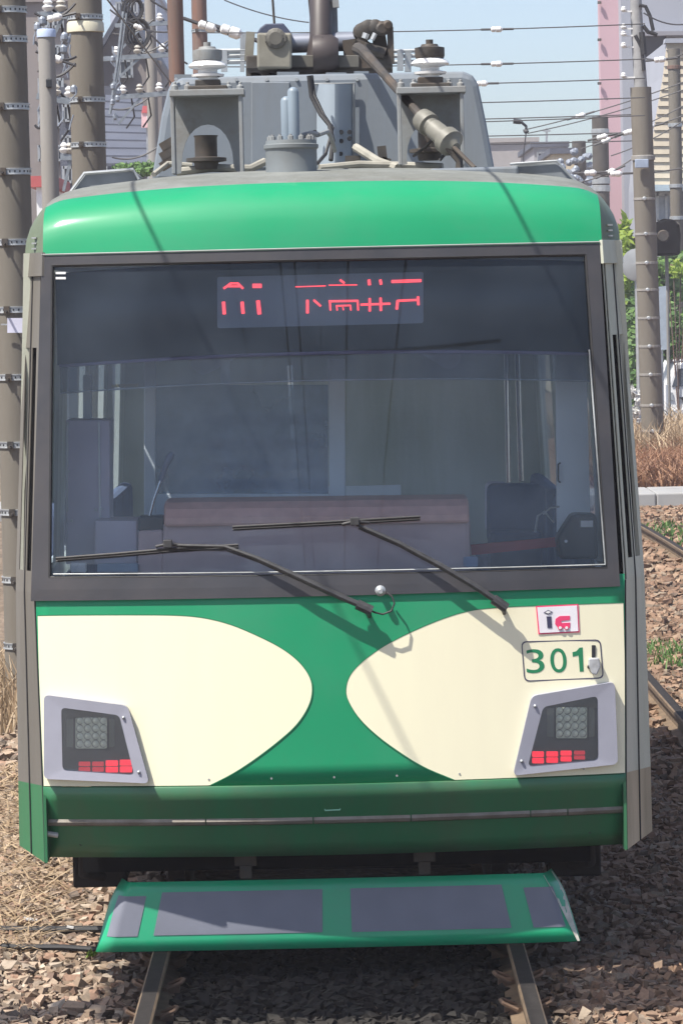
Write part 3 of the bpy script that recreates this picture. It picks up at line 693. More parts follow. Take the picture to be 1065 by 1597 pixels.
# lamps -----------------------------------------------------------------
tail = emit('red tail light', (1., .02, .05), .75); tail2 = emit('dim red tail light', (.9, .04, .07), .28)
lampback = M('lamp recess', (.05, .055, .065), .3, var=.1)
ledglass = M('led lens pane', (.80, .84, .66), .25, var=.1, scale=40)
leddot = M('led dome', (.86, .90, .74), .12, var=.1)
def lamp(outer, inner, ledbox, reds, dims, screws):
    root = None
    mb = MB(); o = [(p.x, p.y) for p in rounded([Vector((x, y, 0)) for x, y in outer], 9)]; i = [(p.x, p.y) for p in rounded([Vector((x, y, 0)) for x, y in inner], 7)]
    ring(mb, o, i, .038, .034, .030); bz = mb.build('headlamp', bezel, tram, smooth=True, sharp=30)
    mb = MB(); facepoly(mb, i, .022, .002); mb.build('lamp_recess', lampback, bz)
    x0, y0, x1, y1 = ledbox
    mb = MB(); facepoly(mb, rr(x0-14, y0+2, x0-2, y1-2, 3), .026, .003); facepoly(mb, rr(x1+2, y0+2, x1+12, y1-2, 3), .026, .003); mb.build('reflector_wing', M('wing grey', (.14, .155, .14), .3), bz)
    mb = MB(); facepoly(mb, rr(x0, y0, x1, y1, 3), .028, .005); mb.build('led_pane', ledglass, bz)
    mb = MB(); facepoly(mb, [(x0-3, y0-3), (x0-1, y0-3), (x0-1, y1+3), (x0-3, y1+3)], .030, .004); facepoly(mb, [(x1+1, y0-3), (x1+3, y0-3), (x1+3, y1+3), (x1+1, y1+3)], .030, .004)
    facepoly(mb, [(x0-3, y1+1), (x1+3, y1+1), (x1+3, y1+3), (x0-3, y1+3)], .030, .004); mb.build('led_frame', black, bz)
    mb = MB()
    for a in range(4):
        for b in range(4):
            p = onf(x0+(a+.5)*(x1-x0)/4, y0+(b+.5)*(y1-y0)/4, .0285)
            mb.lathe(p, [(.0135, 0), (.0125, .002), (.008, .004), (.0, .005)], 12, (0, -1, 0))
    mb.build('led_dome', leddot, bz, smooth=True)
    mb = MB()
    for a in range(4):
        for b in range(4):
            p = onf(x0+(a+.5)*(x1-x0)/4, y0+(b+.5)*(y1-y0)/4, .0295)
            mb.tube([p + Vector((math.cos(t)*.0145, 0, math.sin(t)*.0145)) for t in ls(0, 2*PI, 14)], .0009, 4)
    mb.build('led_ring', black, bz)
    for j, (rx0, ry0, rx1, ry1) in enumerate(reds):
        for h in range(2 if j not in dims else 2):
            yy0 = lerp(ry0, ry1, h*.5)+.6; yy1 = lerp(ry0, ry1, h*.5+.5)-.9
            mb = MB(); facepoly(mb, rr(rx0+1, yy0, rx1-1, yy1, 1.5), .029, .006); mb.build('tail_lamp', tail2 if j in dims else tail, bz)
    mb = MB()
    for px, py in screws: mb.lathe(onf(px, py, .037), [(.007, 0), (.006, .006), (.002, .009)], 10, (0, -1, 0))
    mb.build('bezel_screw', galv, bz)
    le = glassy('lamp cover', (.95, .96, .97), .04)
    mb = MB(); facepoly(mb, i, .0355, .001); mb.build('lamp_cover', le, bz)
    return bz
lamp([(70, 1082), (200, 1099), (234, 1220), (70, 1213)], [(97, 1102), (187, 1114), (210, 1206), (99, 1199)], (119, 1118, 168, 1166),
     [(123, 1186, 143, 1203), (144, 1186, 164, 1203), (165, 1184, 186, 1204), (187, 1183, 208, 1204)], (0, 1), [(193, 1119), (217, 1204)])
lamp([(828, 1084), (957, 1062), (962, 1190), (799, 1208)], [(846, 1101), (930, 1084), (931, 1183), (822, 1193)], (866, 1102, 914, 1150),
     [(828, 1170, 848, 1190), (850, 1170, 870, 1189), (872, 1169, 891, 1187), (893, 1169, 912, 1184)], (3,), [(834, 1101), (813, 1187)])

# wipers ------------------------------------------------------------------
wip = M('wiper arm', (.05, .05, .052), .45, var=.25, scale=30)
def wiper(piv, arm, blade, knob):
    mb = MB(); mb.tube([onf(px, py, o*.72) for px, py, o in arm], [.013, .013, .012, .009, .007, .006][:len(arm)], 8); w_ = mb.build('wiper', wip, tram, smooth=True)
    mb = MB(); mb.tube([onf(px+3, py+6, o*.72-.008) for px, py, o in arm[1:]], .004, 6); mb.build('wiper_link', wip, w_)
    mb = MB(); c = onf(piv[0], piv[1], .0); mb.tube([c, c-Vector((0, .06, -.004))], .011, 10); c = onf(piv[0], piv[1], .055); d = (onf(*arm[1][:2], .055)-c).normalized()
    mb.tube([c-d*.03, c+d*.035], .021, 10); mb.tube([c-d*.02+Vector((0, .05, -.03)), c-d*.02], .008, 6); mb.build('wiper_pivot', wip, w_, smooth=True)
    mb = MB(); n = len(blade)
    mb.tube([onf(px, py, .030) for px, py in blade], .0065, 6); mb.tube([onf(px, py+4, .016) for px, py in blade], .0045, 5)
    mb.build('wiper_blade', rubber, w_)
    mb = MB(); p = onf(knob[0], knob[1], .05); mb.box(p, (.035, .03, .032)); mb.tube([p+Vector((-.05, .02, -.012)), p, p+Vector((.06, .02, -.008))], .007, 6); mb.build('blade_clip', wip, w_, bevel=.004)
wiper((569, 948), [(569, 947, .085), (530, 930, .085), (470, 902, .08), (400, 870, .065), (350, 852, .055), (262, 850, .045)], [(88, 871), (180, 864), (270, 856), (372, 850)], (262, 848))
wiper((780, 942), [(780, 941, .085), (740, 914, .085), (690, 884, .08), (620, 846, .065), (556, 818, .05)], [(363, 822), (460, 817), (553, 812), (655, 806)], (553, 813))
mb = MB(); c = onf(593, 921, .0); mb.lathe(c, [(.022, 0), (.022, .012), (.013, .016), (.013, .045), (.009, .05)], 12, (0, -1, 0)); nz_ = mb.build('washer_nozzle', galv, tram, smooth=True)
mb = MB(); mb.tube([onf(603, 924, .03), onf(611, 930, .045), onf(615, 941, .055), onf(610, 953, .06), (onf(597, 958, .06)), onf(584, 955, .06), onf(574, 950, .07)], .004, 6); mb.build('washer_hose', cablem, nz_, smooth=True)

# lifeguard ----------------------------------------------------------------
def gx(u): return u
def guard(u, v):
    """u -1..1 across, v 0 bottom..1 top"""
    hw = lerp(.985, .905, v); fl = .70; a = abs(u); s = 1 if u > 0 else -1
    x = s*a*hw*(1 - (.0 if v < .6 else .03*((v-.6)/.4)**2*max(0, (a-.9)/.1)))
    y = (.205 + .035*v) + .02*a*a + (0 if a <= .93 else lerp(.02, .12, v)*((a-.93)/.07)**1.7)
    z = lerp(.004, .282, v)
    return (x, y, z)
us = ls(-1, -.86, 12) + ls(-.86, .86, 24)[1:] + ls(.86, 1, 12)[1:]
mb = MB(); mb.grid(guard, us, ls(0, 1, 6)); lg = mb.build('lifeguard', guardgreen, tram, smooth=True, solid=.012)
def sheet(u0, u1, v0, v1, name='reflective_sheet'):
    mb = MB(); mb.grid(lambda u, v: Vector(guard(u, v))+Vector((0, -.0025, 0)), ls(u0, u1, 10), ls(v0, v1, 3)); mb.build(name, reflsheet, lg, smooth=True)
def gu(px, py): p = at(px, py, .24); v = (p.z-.004)/.278; return p.x/lerp(.985, .905, v), v
for (a, b, c, d) in ((253, 1392, 503, 1452), (546, 1385, 797, 1446)):
    u0, v1 = gu(a, b); u1, v0 = gu(c, d); sheet(u0, u1, v0, v1)
sheet(-.97, -.84, .22, .80); sheet(.82, .955, .22, .80)
mb = MB(); mb.grid(lambda u, v: Vector(guard(lerp(.955, .995, u) if u else lerp(.985, .93, v), v))+Vector((0, -.003, 0)), [0, 1], ls(0, .97, 8)); mb.build('pale_end_edge', M('pale edge paint', (.62, .58, .50), .5, var=.25, scale=25, dirt=(.2, .32, .22), dirt_amt=.6, dirt_scale=9), lg)  # pale strip along the right end of the lifeguard
for px in (383, 662):
    mb = MB(); p = at(px, 1350, .25); mb.box((p.x, .33, .38), (.05, .08, .2)); mb.box((p.x, .28, .36), (.09, .02, .05)); mb.build('guard_bracket', ironk, tram, bevel=.005)
mb = MB()
for i in range(9): x = -.9+i*.225; mb.box((x, .9, .30), (.03, .4, .05))
mb.box((0, .62, .40), (2.1, .12, .24)); mb.box((0, 1.4, .5), (2.1, 1.6, .12)); mb.box((0, 4.9, .34), (2.3, 1.2, .5)); mb.box((0, 7.0, .34), (2.3, 1.1, .5)); mb.build('underframe', voidm, tram)
for s in (-1, 1):
    for y in (2.2, 4.0):
        mb = MB(); mb.lathe((s*.66, y, .32), [(.32, 0), (.36, .01), (.36, .03), (.33, .035), (.33, .11), (.1, .12)], 28, (s, 0, 0)); mb.build('wheel', ironk, tram, smooth=True)
    mb = MB(); mb.box((s*.95, 3.1, .40), (.12, 2.5, .16)); mb.box((s*1.0, 1.1, .33), (.22, .6, .30)); mb.box((s*.98, 2.2, .38), (.22, .3, .3)); mb.tube([(s*1.05, .7, .42), (s*1.06, .75, .25), (s*.9, .9, .2)], .03, 8); mb.build('truck_frame', M('grimy truck frame', (.03, .026, .024), .9, var=.3, spec=.1), tram, bevel=.01)

# roof gear -------------------------------------------------------------------
YU = 2.5
def box_px(name, mat, x0, y0, x1, y1, Y, d, parent=tram, bevel=.006, r=None):
    mb = MB(); Apoly(mb, rr(x0, y0, x1, y1, r) if r else [(x0, y0), (x1, y0), (x1, y1), (x0, y1)], Y, d); return mb.build(name, mat, parent, bevel=bevel)
# big housing
hs = [(236, 285), (252, 180), (262, 140), (268, 128), (284, 121), (500, 115), (722, 111), (738, 116), (746, 132), (758, 190), (772, 268), (772, 290)]
mb = MB(); Apoly(mb, hs, YU, 2.2); hous = mb.build('roof_housing', equip, tram, bevel=.03)
mb = MB()
for x0, y0, x1, y1 in ((272, 116, 300, 122), (432, 112, 466, 119), (508, 113, 540, 118), (552, 111, 575, 116)):
    mb = MB(); Apoly(mb, [(x0, y0), (x1, y0), (x1, y1+4), (x0, y1+4)], YU+.1, .4); mb.build('housing_tab', equip, hous)
box_px('housing_side_panel', equip, 392, 128, 452, 262, YU-.012, .03, hous, .004)
mb = MB(); mb.grid(lambda u, v: at(lerp(494, 550, u), lerp(262, 131, v), YU-.02-.10*math.sin(u*PI)), ls(0, 1, 8), [0, 1]); mb.build('curved_duct_cover', M('duct blue grey', (.28, .33, .38), .5, var=.06), hous, smooth=True)
mb = MB(); mb.tube([at(488, 131, YU-.03), at(552, 130, YU-.03), at(552, 262, YU-.03)], .006, 5); mb.build('cover_edge', equipd, hous)
mb = MB()
for px, py in ((532, 206), (532, 220), (545, 206), (545, 216), (491, 206), (531, 240)): mb.lathe(at(px, py, YU-.1), [(.012, 0), (.010, .012)], 8, (0, -1, 0))
mb.build('cover_bolt', black, hous)
for px in range(275, 745, 47):
    mb = MB(); mb.lathe(at(px, 124, YU-.001), [(.009, 0), (.008, .008)], 8, (0, -1, 0)); mb.build('housing_screw', galv, hous)
# U shaped brackets with insulators
for (x0, x1, yt, yb, cx) in ((269, 379, 146, 272, 325), (621, 722, 142, 258, 671)):
    Yk = 1.55
    mb = MB(); xm = (x0+x1)/2; yo = lambda t: yt+12+ (yb-yt-12)*t
    arch = [(x0+3, yb), (x0+3, yt+4), (x1-3, yt+2), (x1-3, yb-3), (x1-10, yb-4)] + [(xm + (x1-x0)*.37*math.cos(t), lerp(yb-6, yt+48, math.sin(t)**.8)) for t in ls(0.05, PI-.05, 12)] + [(x0+14, yb-2)]
    Apoly(mb, arch, Yk+.12, .012); pb = mb.build('insulator_bracket', equipd, tram)
    mb = MB()
    for x in (x0+2, x1-2): a_, b_ = at(x, yt+3, Yk), at(x, yb, Yk); mb.box((a_+b_)/2, (.016, .14, a_.z-b_.z))
    mb.build('bracket_leg', equipd, pb, bevel=.003)
    a_, b_ = at(x0-3, yt+1, Yk+.02), at(x1+3, yt-1, Yk+.02); mb = MB(); mb.box((a_+b_)/2, (b_.x-a_.x, .2, .028))
    for x in (x0+4, x0+24, x1-22, x1-4): mb.lathe(at(x, yt-2, Yk), [(.016, 0), (.016, .03), (.008, .032), (.008, .045)], 8)
    mb.build('bracket_top', equipd, pb, bevel=.004)
    mb = MB(); mb.bar(at(xm-2, yt-2, Yk-.08), at(xm+60 if x0 < 500 else xm-60, yt+30, Yk-.08), .01, .01)
    p = at(cx, yt-3, Yk+.05); mb = MB(); mb.box(p+Vector((0, 0, .012)), (.17, .16, .022)); mb.box(p+Vector((0, 0, .035)), (.11, .11, .03)); mb.build('insulator_foot', ironk, pb, bevel=.004)
    ins = MB(); ins.lathe(p+Vector((0, 0, .045)), [(.045, 0), (.045, .015), (.070, .02), (.072, .03), (.042, .037), (.042, .05), (.078, .058), (.085, .066), (.08, .075), (.055, .09), (.05, .095)], 20); ins.build('insulator', porc, pb, smooth=True)
    mb = MB(); mb.lathe(p+Vector((0, 0, .135)), [(.062, 0), (.065, .01), (.065, .045), (.04, .05), (.035, .06), (.016, .062), (.016, .08)], 18); mb.build('insulator_cap', ironk if x0 > 500 else equipd, pb, smooth=True)
    mb = MB(); p2 = at(xm-2, yb-22, Yk+.35); mb.lathe(p2-Vector((0, 0, .04)), [(.05, 0), (.055, .03), (.09, .035), (.09, .05), (.05, .055), (.05, .14), (.055, .15)], 14); mb.build('lower_insulator', ironk, pb, smooth=True)
# arrester drum and blue tubes
mb = MB(); p = at(455, 273, .95); mb.lathe(p, [(.112, -.01), (.108, 0), (.108, .105), (.115, .112), (.115, .126), (.108, .13), (.105, .145)], 28); dr = mb.build('arrester_drum', M('drum grey', (.17, .19, .20), .45, var=.1, dirt=(.12, .11, .09), dirt_amt=.5), tram, smooth=True)
for i in range(12):
    mb = MB(); a = 2*PI*i/12; mb.lathe(p+Vector((math.cos(a)*.088, math.sin(a)*.088, .145)), [(.012, 0), (.012, .016), (.006, .018), (.006, .024)], 6); mb.build('drum_bolt', equipd, dr)
mb = MB(); 
for dx, h in ((-.016, .185), (.014, .222)): mb.lathe(p+Vector((dx, -.02*(dx > 0), .145)), [(.024, 0), (.024, h-.02), (.019, h-.008), (.007, h)], 14)
mb.box(p+Vector((.004, .03, .235)), (.06, .01, .18)); mb.build('arrester_tube', bluegrey, dr, smooth=True)
mb = MB(); mb.tube([at(497, 210, 1.0), at(511, 205, 1.1), at(517, 215, 1.2), at(522, 235, 1.3)], .01, 8); mb.tube([at(470, 212, 1.0), at(485, 208, 1.0), at(497, 210, 1.0)], .012, 8); mb.build('arrester_lead', equipd, dr)
mb = MB(); mb.tube([at(482, 118, 2.3), at(486, 150, 2.3), at(500, 178, 2.25), at(514, 195, 2.2), at(519, 220, 2.15), at(516, 250, 2.1)], .011, 8); mb.tube([at(486, 118, 2.32), at(490, 148, 2.3), at(505, 180, 2.25), at(519, 200, 2.2), at(508, 240, 2.1), at(495, 255, 1.8)], .008, 6); mb.build('black_lead', cablem, tram, smooth=True)
mb = MB(); mb.tube([at(275, 268, 1.9), at(330, 262, 1.9), at(390, 263, 1.95), at(413, 252, 2.0)], .018, 8); mb.tube([at(498, 262, 1.8), at(560, 256, 1.9), at(640, 258, 1.95), at(690, 260, 1.9)], .016, 8)
mb.tube([at(555, 230, 2.2), at(590, 252, 2.0), at(620, 262, 1.9)], .02, 8); mb.tube([at(240, 272, 2.0), at(262, 255, 2.1), at(300, 258, 2.1)], .012, 8); mb.build('roof_conduit', cablep, tram, smooth=True)
mb = MB()
for px, py in ((262, 240), (262, 255), (596, 240), (550, 250), (262, 225), (545, 262), (600, 258)): mb.box(at(px, py, 2.2), (.04, .06, .07), Matrix.Rotation(px*.1, 3, 'Y'))
mb.build('pipe_clamp', ironk, tram)
# side boards
mb = MB(); Apoly(mb, [(104, 308), (131, 272), (136, 267), (206, 264), (214, 272), (218, 300)], 1.2, .5); mb.build('roof_side_board', M('board grey', (.20, .22, .24), .6, var=.2, scale=7, dirt=(.12, .12, .11), dirt_amt=.6), tram, bevel=.008)
mb = MB(); mb.tube([at(104, 308, 1.19), at(132, 270, 1.19), at(208, 264, 1.19), at(217, 280, 1.19)], .007, 6); mb.build('board_edge', galv, tram)
mb = MB(); Apoly(mb, [(790, 262), (812, 253), (866, 252), (900, 288), (905, 298), (795, 285)], 1.2, .5); mb.build('roof_side_board', MATS['board grey'], tram, bevel=.008)
mb = MB(); mb.tube([at(795, 256, 1.19), at(868, 251, 1.19), at(903, 289, 1.19)], .006, 6); mb.build('board_edge', galv, tram)
mb = MB(); Apoly(mb, [(671, 263), (808, 259), (808, 279), (760, 278), (671, 273)], 1.0, .3); mb.build('roof_duct', equip, tram, bevel=.01)
# pantograph base
YP = 2.75
pf = box_px('pantograph_frame', ironk, 384, 86, 612, 108, YP, .08)
box_px('frame_beam', M('beam grime', (.12, .115, .10), .6, var=.2, scale=10), 450, 86, 560, 105, YP-.01, .012, pf, .003)
mb = MB(); Apoly(mb, [(384, 106), (612, 104), (610, 116), (570, 114), (540, 119), (440, 119), (420, 113), (412, 121), (404, 113), (392, 113), (390, 123), (384, 120)], YP+.01, .9); mb.build('frame_skirt', ironk, pf)
mb = MB()
for y in (.3, .6, .9): mb.bar(at(384, 112, YP+y), at(612, 110, YP+y), .05, .05)
mb.build('frame_crossbar', ironk, pf)
cv = box_px('gear_cover', putty, 401, 51, 455, 107, YP-.14, .14, pf, .01)
mb = MB(); Apoly(mb, [(401, 51), (406, 43), (414, 37), (442, 36), (455, 52), (455, 58), (401, 54)], YP-.02, .16); mb.build('cover_cap', M('cap blue black', (.05, .06, .10), .5), pf, bevel=.006)
mb = MB(); p = at(430, 60, YP-.14); mb.lathe(p, [(.05, 0), (.048, .012), (.03, .02)], 14, (0, -1, 0)); mb.box(p, (.10, .03, .035)); mb.build('cover_latch', MATS['beam grime'] if 'beam grime' in MATS else ironk, cv, bevel=.004)
mb = MB(); mb.bar(at(391, 50, YP+.1), at(388, 95, YP+.1), .05, .04); mb.build('frame_post', putty, pf)
mb = MB(); mb.tube([at(450, 68, YP+.1), at(560, 64, YP+.1)], .045, 14); mb.build('main_shaft', M('shaft grey', (.25, .27, .32), .4, metal=.4), pf, smooth=True)
mb = MB(); a = at(497, 92, YP+.05); mb.tube([a, at(501, 60, YP+.05), at(500, -60, YP+.3), at(500, -150, YP+.5)], [.062, .056, .052, .05], 12); mb.lathe(at(508, 84, YP+.0), [(.085, -.06), (.09, -.03), (.09, .03), (.07, .06)], 14, (1, 0, 0))
for (px, py) in ((493, 72), (502, 64), (505, 80), (496, 82)): mb.box(at(px, py, YP-.04), (.02, .03, .03), Matrix.Rotation(px*.3, 3, 'Y'))
mb.build('lower_arm', M('arm brown black', (.055, .045, .045), .5, var=.2), pf, smooth=True)
mb = MB(); mb.bar(at(519, 58, YP+.15), at(516, -40, YP+.3), .05, .03); mb.bar(at(524, 12, YP+.15), at(523, 0, YP+.15), .04, .03); mb.build('arm_guide', equipd, pf)
# contact strip assembly high above
mb = MB(); pt = at(500, -150, YP+.5); el = Vector((pt.x, pt.y+.3, 4.2)); mb.tube([pt, Vector((pt.x, pt.y-.3, 4.2)), Vector((pt.x, pt.y, 4.78))], .03, 8); mb.tube([(pt.x-.8, pt.y, 4.74), (pt.x-.6, pt.y, 4.82), (pt.x+.6, pt.y, 4.82), (pt.x+.8, pt.y, 4.74)], .02, 8); mb.build('collector_head', ironk, pf)
# spring cluster
mb = MB()
for (px, py, r) in ((566, 50, .045), (574, 44, .04), (584, 43, .038), (594, 45, .036), (603, 40, .025)): mb.lathe(at(px, py, YP), [(r*.6, -.03), (r, -.02), (r, .02), (r*.6, .03)], 14, (.2, -1, 0))
Apoly(mb, [(582, 45), (600, 48), (607, 90), (580, 90)], YP+.03, .1); Apoly(mb, [(534, 63), (556, 60), (560, 86), (536, 87)], YP+.02, .1)
mb.tube([at(556, 62, YP), at(572, 75, YP), at(600, 84, YP)], .03, 8); mb.build('spring_gear', ironk, pf, smooth=True)
mb = MB(); mb.tube([at(571, 52, YP-.05), at(568, 60, YP-.05)], .016, 6); mb.tube([at(585, 52, YP-.05), at(580, 62, YP-.05)], .012, 6); mb.build('bright_pin', galv, pf)
mb = MB(); mb.bar(at(608, 42, YP), at(610, 100, YP), .012, .03); mb.build('frame_stay', ironk, pf)
mb = MB()
for y in (80, 88, 97):
    for a_, b_, r_ in ((340, 385, .012), (610, 652, .009)): mb = MB(); mb.tube([at(a_, y, YP+.5), at(b_, y-1, YP+.5)], r_, 6); mb.build('frame_rail', galv, pf)
mb = MB(); mb.bar(at(624, 78, YP+.5), at(624, 110, YP+.5), .03, .03); mb.bar(at(636, 82, YP+.5), at(636, 112, YP+.5), .04, .03); mb.bar(at(350, 78, YP+.5), at(350, 112, YP+.5), .03, .03); mb.bar(at(378, 55, YP+.5), at(378, 112, YP+.5), .02, .02); mb.bar(at(382, 52, YP+.5), at(386, 100, YP+.5), .02, .02)
mb.build('rail_upright', galv, pf)
# diagonal operating rod towards the viewer
mb = MB(); mb.tube([at(558, 76, 2.5), at(566, 80, 2.4), at(600, 117, 2.0), at(655, 180, 1.36)], [.03, .026, .02, .018], 10); mb.tube([at(700, 222, 1.2), at(740, 262, 1.1)], .010, 8); mb.tube([at(690, 220, 1.2), at(716, 250, 1.2), at(716, 262, 1.2)], .018, 6)
rod = mb.build('operating_rod', ironk, tram, smooth=True)
mb = MB(); c0 = at(655, 183, 1.36); c1 = at(706, 226, 1.2); d = c1-c0; ln = d.length
mb.lathe(c0, [(.025, 0), (.048, .01), (.052, .035), (.052, ln*.28), (.04, ln*.30), (.036, ln*.38), (.042, ln*.40), (.045, ln*.75), (.06, ln*.78), (.06, ln*.95), (.035, ln), (.02, ln+.02)], 18, tuple(d)); mb.build('rod_cylinder', M('cylinder olive grey', (.17, .165, .14), .5, var=.25, scale=14), rod, smooth=True)
mb = MB(); mb.tube([at(684, 205, 1.28), at(665, 228, 1.5), at(645, 243, 1.7)], .007, 6); mb.tube([at(698, 235, 1.3), at(685, 250, 1.3)], .008, 6); mb.build('rod_hose', cablem, rod)
mb = MB(); mb.tube([at(424, -20, YP+.1), at(428, 38, YP+.1)], .006, 6); mb.build('antenna', ironk, tram)

# ================================================================== SHADE: invented deck out of the frame, added to shade the rails ahead of the tram
fb = thing('added_shade_deck', 'unseen flat deck on posts, added to shade the track in front of the tram', 'shade_caster', (-3.6, -2.3, GZ))
DY0, DY1 = -2.29, -1.43   # deck shading y = DY + SK*5
mb = MB(); mb.box((.75, (DY0+DY1)/2, 4.95), (8.1, DY1-DY0, .10)); mb.build('deck', conc, fb)
for x in (-3.2, 4.6):
    mb = MB(); mb.box((x, (DY0+DY1)/2, 2.4), (.16, .16, 5.0)); mb.build('post', galv, fb, bevel=.01)
mb = MB()
for z in (5.5, 5.95): mb.tube([(-3.2, DY0, z), (4.7, DY0, z)], .02, 6)
for i in range(9): mb.tube([(-3.2+i*.98, DY0, 4.98), (-3.2+i*.98, DY0, 5.95)], .018, 6)
mb.build('railing', galv, fb)

# ================================================================== POLES
def pole(px, Y, wpx, ytop, label, mat=conc, bands=(), group='line-side poles', taper=.9, ztop=None, px_top=None, top_cap=None, bandmat=galv):
    D = Y+15; r = wpx/2*D/FP
    c = at(px, 470, Y); base = Vector((c.x, Y, GZ))
    zt = ztop if ztop is not None else at(px, ytop, Y).z
    lean = 0 if px_top is None else (at(px_top, ytop, Y).x - c.x)
    P = thing('utility_pole', label, 'pole', base, group)
    mb = MB(); zs = ls(GZ, zt, 10)
    def cx(z): return c.x + (lean*(z-c.z)/(zt-c.z) if lean else 0)
    def rad(z): return r*lerp(1.0/taper**.5, taper**.5, (z-GZ)/(zt-GZ))
    mb.tube([(cx(z), Y, z) for z in zs], [rad(z) for z in zs], 24); mb.build('shaft', mat, P, smooth=True)
    b0 = None
    for py in bands:
        z = at(px, py, Y).z; rr_ = rad(z)
        mb = MB(); mb.lathe((cx(z), Y, z), [(rr_+.001, -.022), (rr_+.010, -.022), (rr_+.010, -.016), (rr_+.004, -.014), (rr_+.004, .014), (rr_+.010, .016), (rr_+.010, .022), (rr_+.001, .022)], 24)
        b = mb.build('pole_band', bandmat, P, smooth=True)
        k = MB()
        for i in range(13):
            a = PI + PI*i/12; k.box((cx(z)+math.cos(a)*(rr_+.002), Y+math.sin(a)*(rr_+.002), z), (.010, .008, .014), Matrix.Rotation(a+PI/2, 3, 'Z'))
        tag(k.build('band_perforation', black, b), None, kind='stuff')
        k = MB(); k.box((cx(z)-rr_*.35, Y-rr_*1.0, z), (.04, .05, .05)); k.tube([(cx(z)-rr_*.35, Y-rr_*1.0-.12, z-.01), (cx(z)-rr_*.35, Y-rr_, z-.01)], .009, 6); k.build('step_bolt', ironk, b)
    if top_cap:
        mb = MB(); mb.lathe((cx(zt), Y, zt-.01), [(rad(zt)+.008, -.05), (rad(zt)+.008, 0), (rad(zt), .015), (0, .02)], 20); mb.build('pole_cap', top_cap, P, smooth=True)
    return P, cx, rad
pA, cxA, rA = pole(24, 11.0, 60, -60, 'thickest concrete pole at the left edge with perforated steel bands', bands=(16, 62, 167, 268, 378, 483, 588, 693, 798, 903, 1006), taper=.94)
pB, cxB, rB = pole(145, 18, 54, -60, 'thick concrete pole left of the tram roof with a pale collar near its top', bands=(27, 156, 226), taper=.95)
mb = MB(); z = at(145, 42, 18).z; mb.lathe((cxB(z), 18, z), [(rB(z), -.05), (rB(z)+.015, -.045), (rB(z)+.012, .03), (rB(z), .05)], 24); mb.build('pole_collar', M('cream collar', (.55, .52, .40), .6, var=.08), pB, smooth=True)
pC, cxC, rC = pole(84, 15, 28, 46, 'slim pale concrete post with a pale blue cap between two thick poles', conc2, taper=.9, top_cap=M('pale blue cap', (.42, .50, .68), .5))
mb = MB(); p = at(77, 130, 15-.08); mb.box(p, (.045, .05, .07)); mb.build('black_box', black, pC, bevel=.008)
pole(246, 45, 17, -60, 'thin grey steel pole behind the wire brackets on the left', conc2, taper=.95)
pole(285, 25, 25, -60, 'rusty brown steel pole just left of the tram roof', rust, taper=.97)
pF, cxF, rF = pole(322, 40, 24, -60, 'brown pole behind the left insulator on the tram roof', rust, bands=(48,), taper=.97)
pR, cxR, rR = pole(1010, 47, 34, 136, 'tall concrete pole right of the tram with a thin steel mast on top', conc, bands=(), taper=.92, px_top=998.5)
for py in (310, 365, 410, 452, 496, 540, 584, 632, 672):
    z = at(1010, py, 47).z; mb = MB(); mb.lathe((cxR(z), 47, z), [(rR(z)+.001, -.02), (rR(z)+.008, -.018), (rR(z)+.008, .018), (rR(z)+.001, .02)], 20); b = mb.build('pole_band', conc2, pR); mb = MB(); mb.lathe((cxR(z)-.02, 47-rR(z), z), [(.03, -.02), (.035, .04), (.02, .06)], 8, (0, -1, 0)); mb.build('step_bolt', galv, b)
mb = MB(); mb.tube([at(998.5, 138, 47.0), at(992, 30, 47.0), at(989, -60, 47.0)], [.11, .10, .09], 12)
mb.build('steel_mast', M('mast grey', (.28, .28, .28), .6, var=.2), pR, smooth=True)
mb = MB(); z = at(1003, 247, 47).z; mb.lathe((cxR(z), 47, z), [(rR(z), -.03), (rR(z)+.02, -.028), (rR(z)+.02, .04), (rR(z), .05)], 20); mb.build('pole_collar', conc2, pR)
mb = MB(); p = at(1000, 255, 46.75); mb.box(p, (.22, .06, .14)); mb.build('junction_box', M('box pale blue', (.30, .36, .46), .5), pR, bevel=.01)
for py in (15, 42, 53, 71, 118): 
    mb = MB(); z = at(990, py, 47).z; x = at(990, py, 47).x; mb.lathe((x-.2, 46.9, z), [(.02, -.03), (.05, -.02), (.055, .0), (.03, .02), (.045, .03), (.02, .05)], 10); mb.bar((x-.22, 46.95, z-.03), (x+.1, 46.95, z-.03), .025, .025); mb.build('mast_insulator', porc, pR, smooth=True)
mb = MB(); mb.tube([at(996, 8, 46.9), at(1006, 10, 46.9), at(1013, 25, 46.9), at(1018, 48, 46.9)], .03, 6); mb.tube([at(1002, 40, 46.9), at(1010, 50, 46.9), at(1018, 52, 46.9), at(1024, 55, 46.9)], .035, 6); mb.tube([at(990, 55, 46.9), at(1000, 75, 46.9), at(1003, 110, 46.9)], .03, 6); mb.tube([at(1000, 50, 46.9), at(1003, 85, 46.9)], .05, 6); mb.build('mast_cable', cablem, pR, smooth=True)
p2_, cx2, r2 = pole(1057, 65, 20, 76, 'slender concrete pole at the right edge before the tiled house', conc, taper=.92)
for py in (105, 195, 290, 340): z = at(1057, py, 65).z; mb = MB(); mb.lathe((cx2(z), 65, z), [(r2(z)+.001, -.04), (r2(z)+.02, -.035), (r2(z)+.02, .035), (r2(z)+.001, .04)], 16); mb.build('pole_band', rust if py == 105 else galv, p2_)
concd = M('sooty concrete', (.075, .068, .06), .85, var=.25, scale=3)
p3_, cx3, r3 = pole(940, 78, 26, 182, 'short dark concrete pole in front of the pink building', concd, taper=.95, px_top=935)
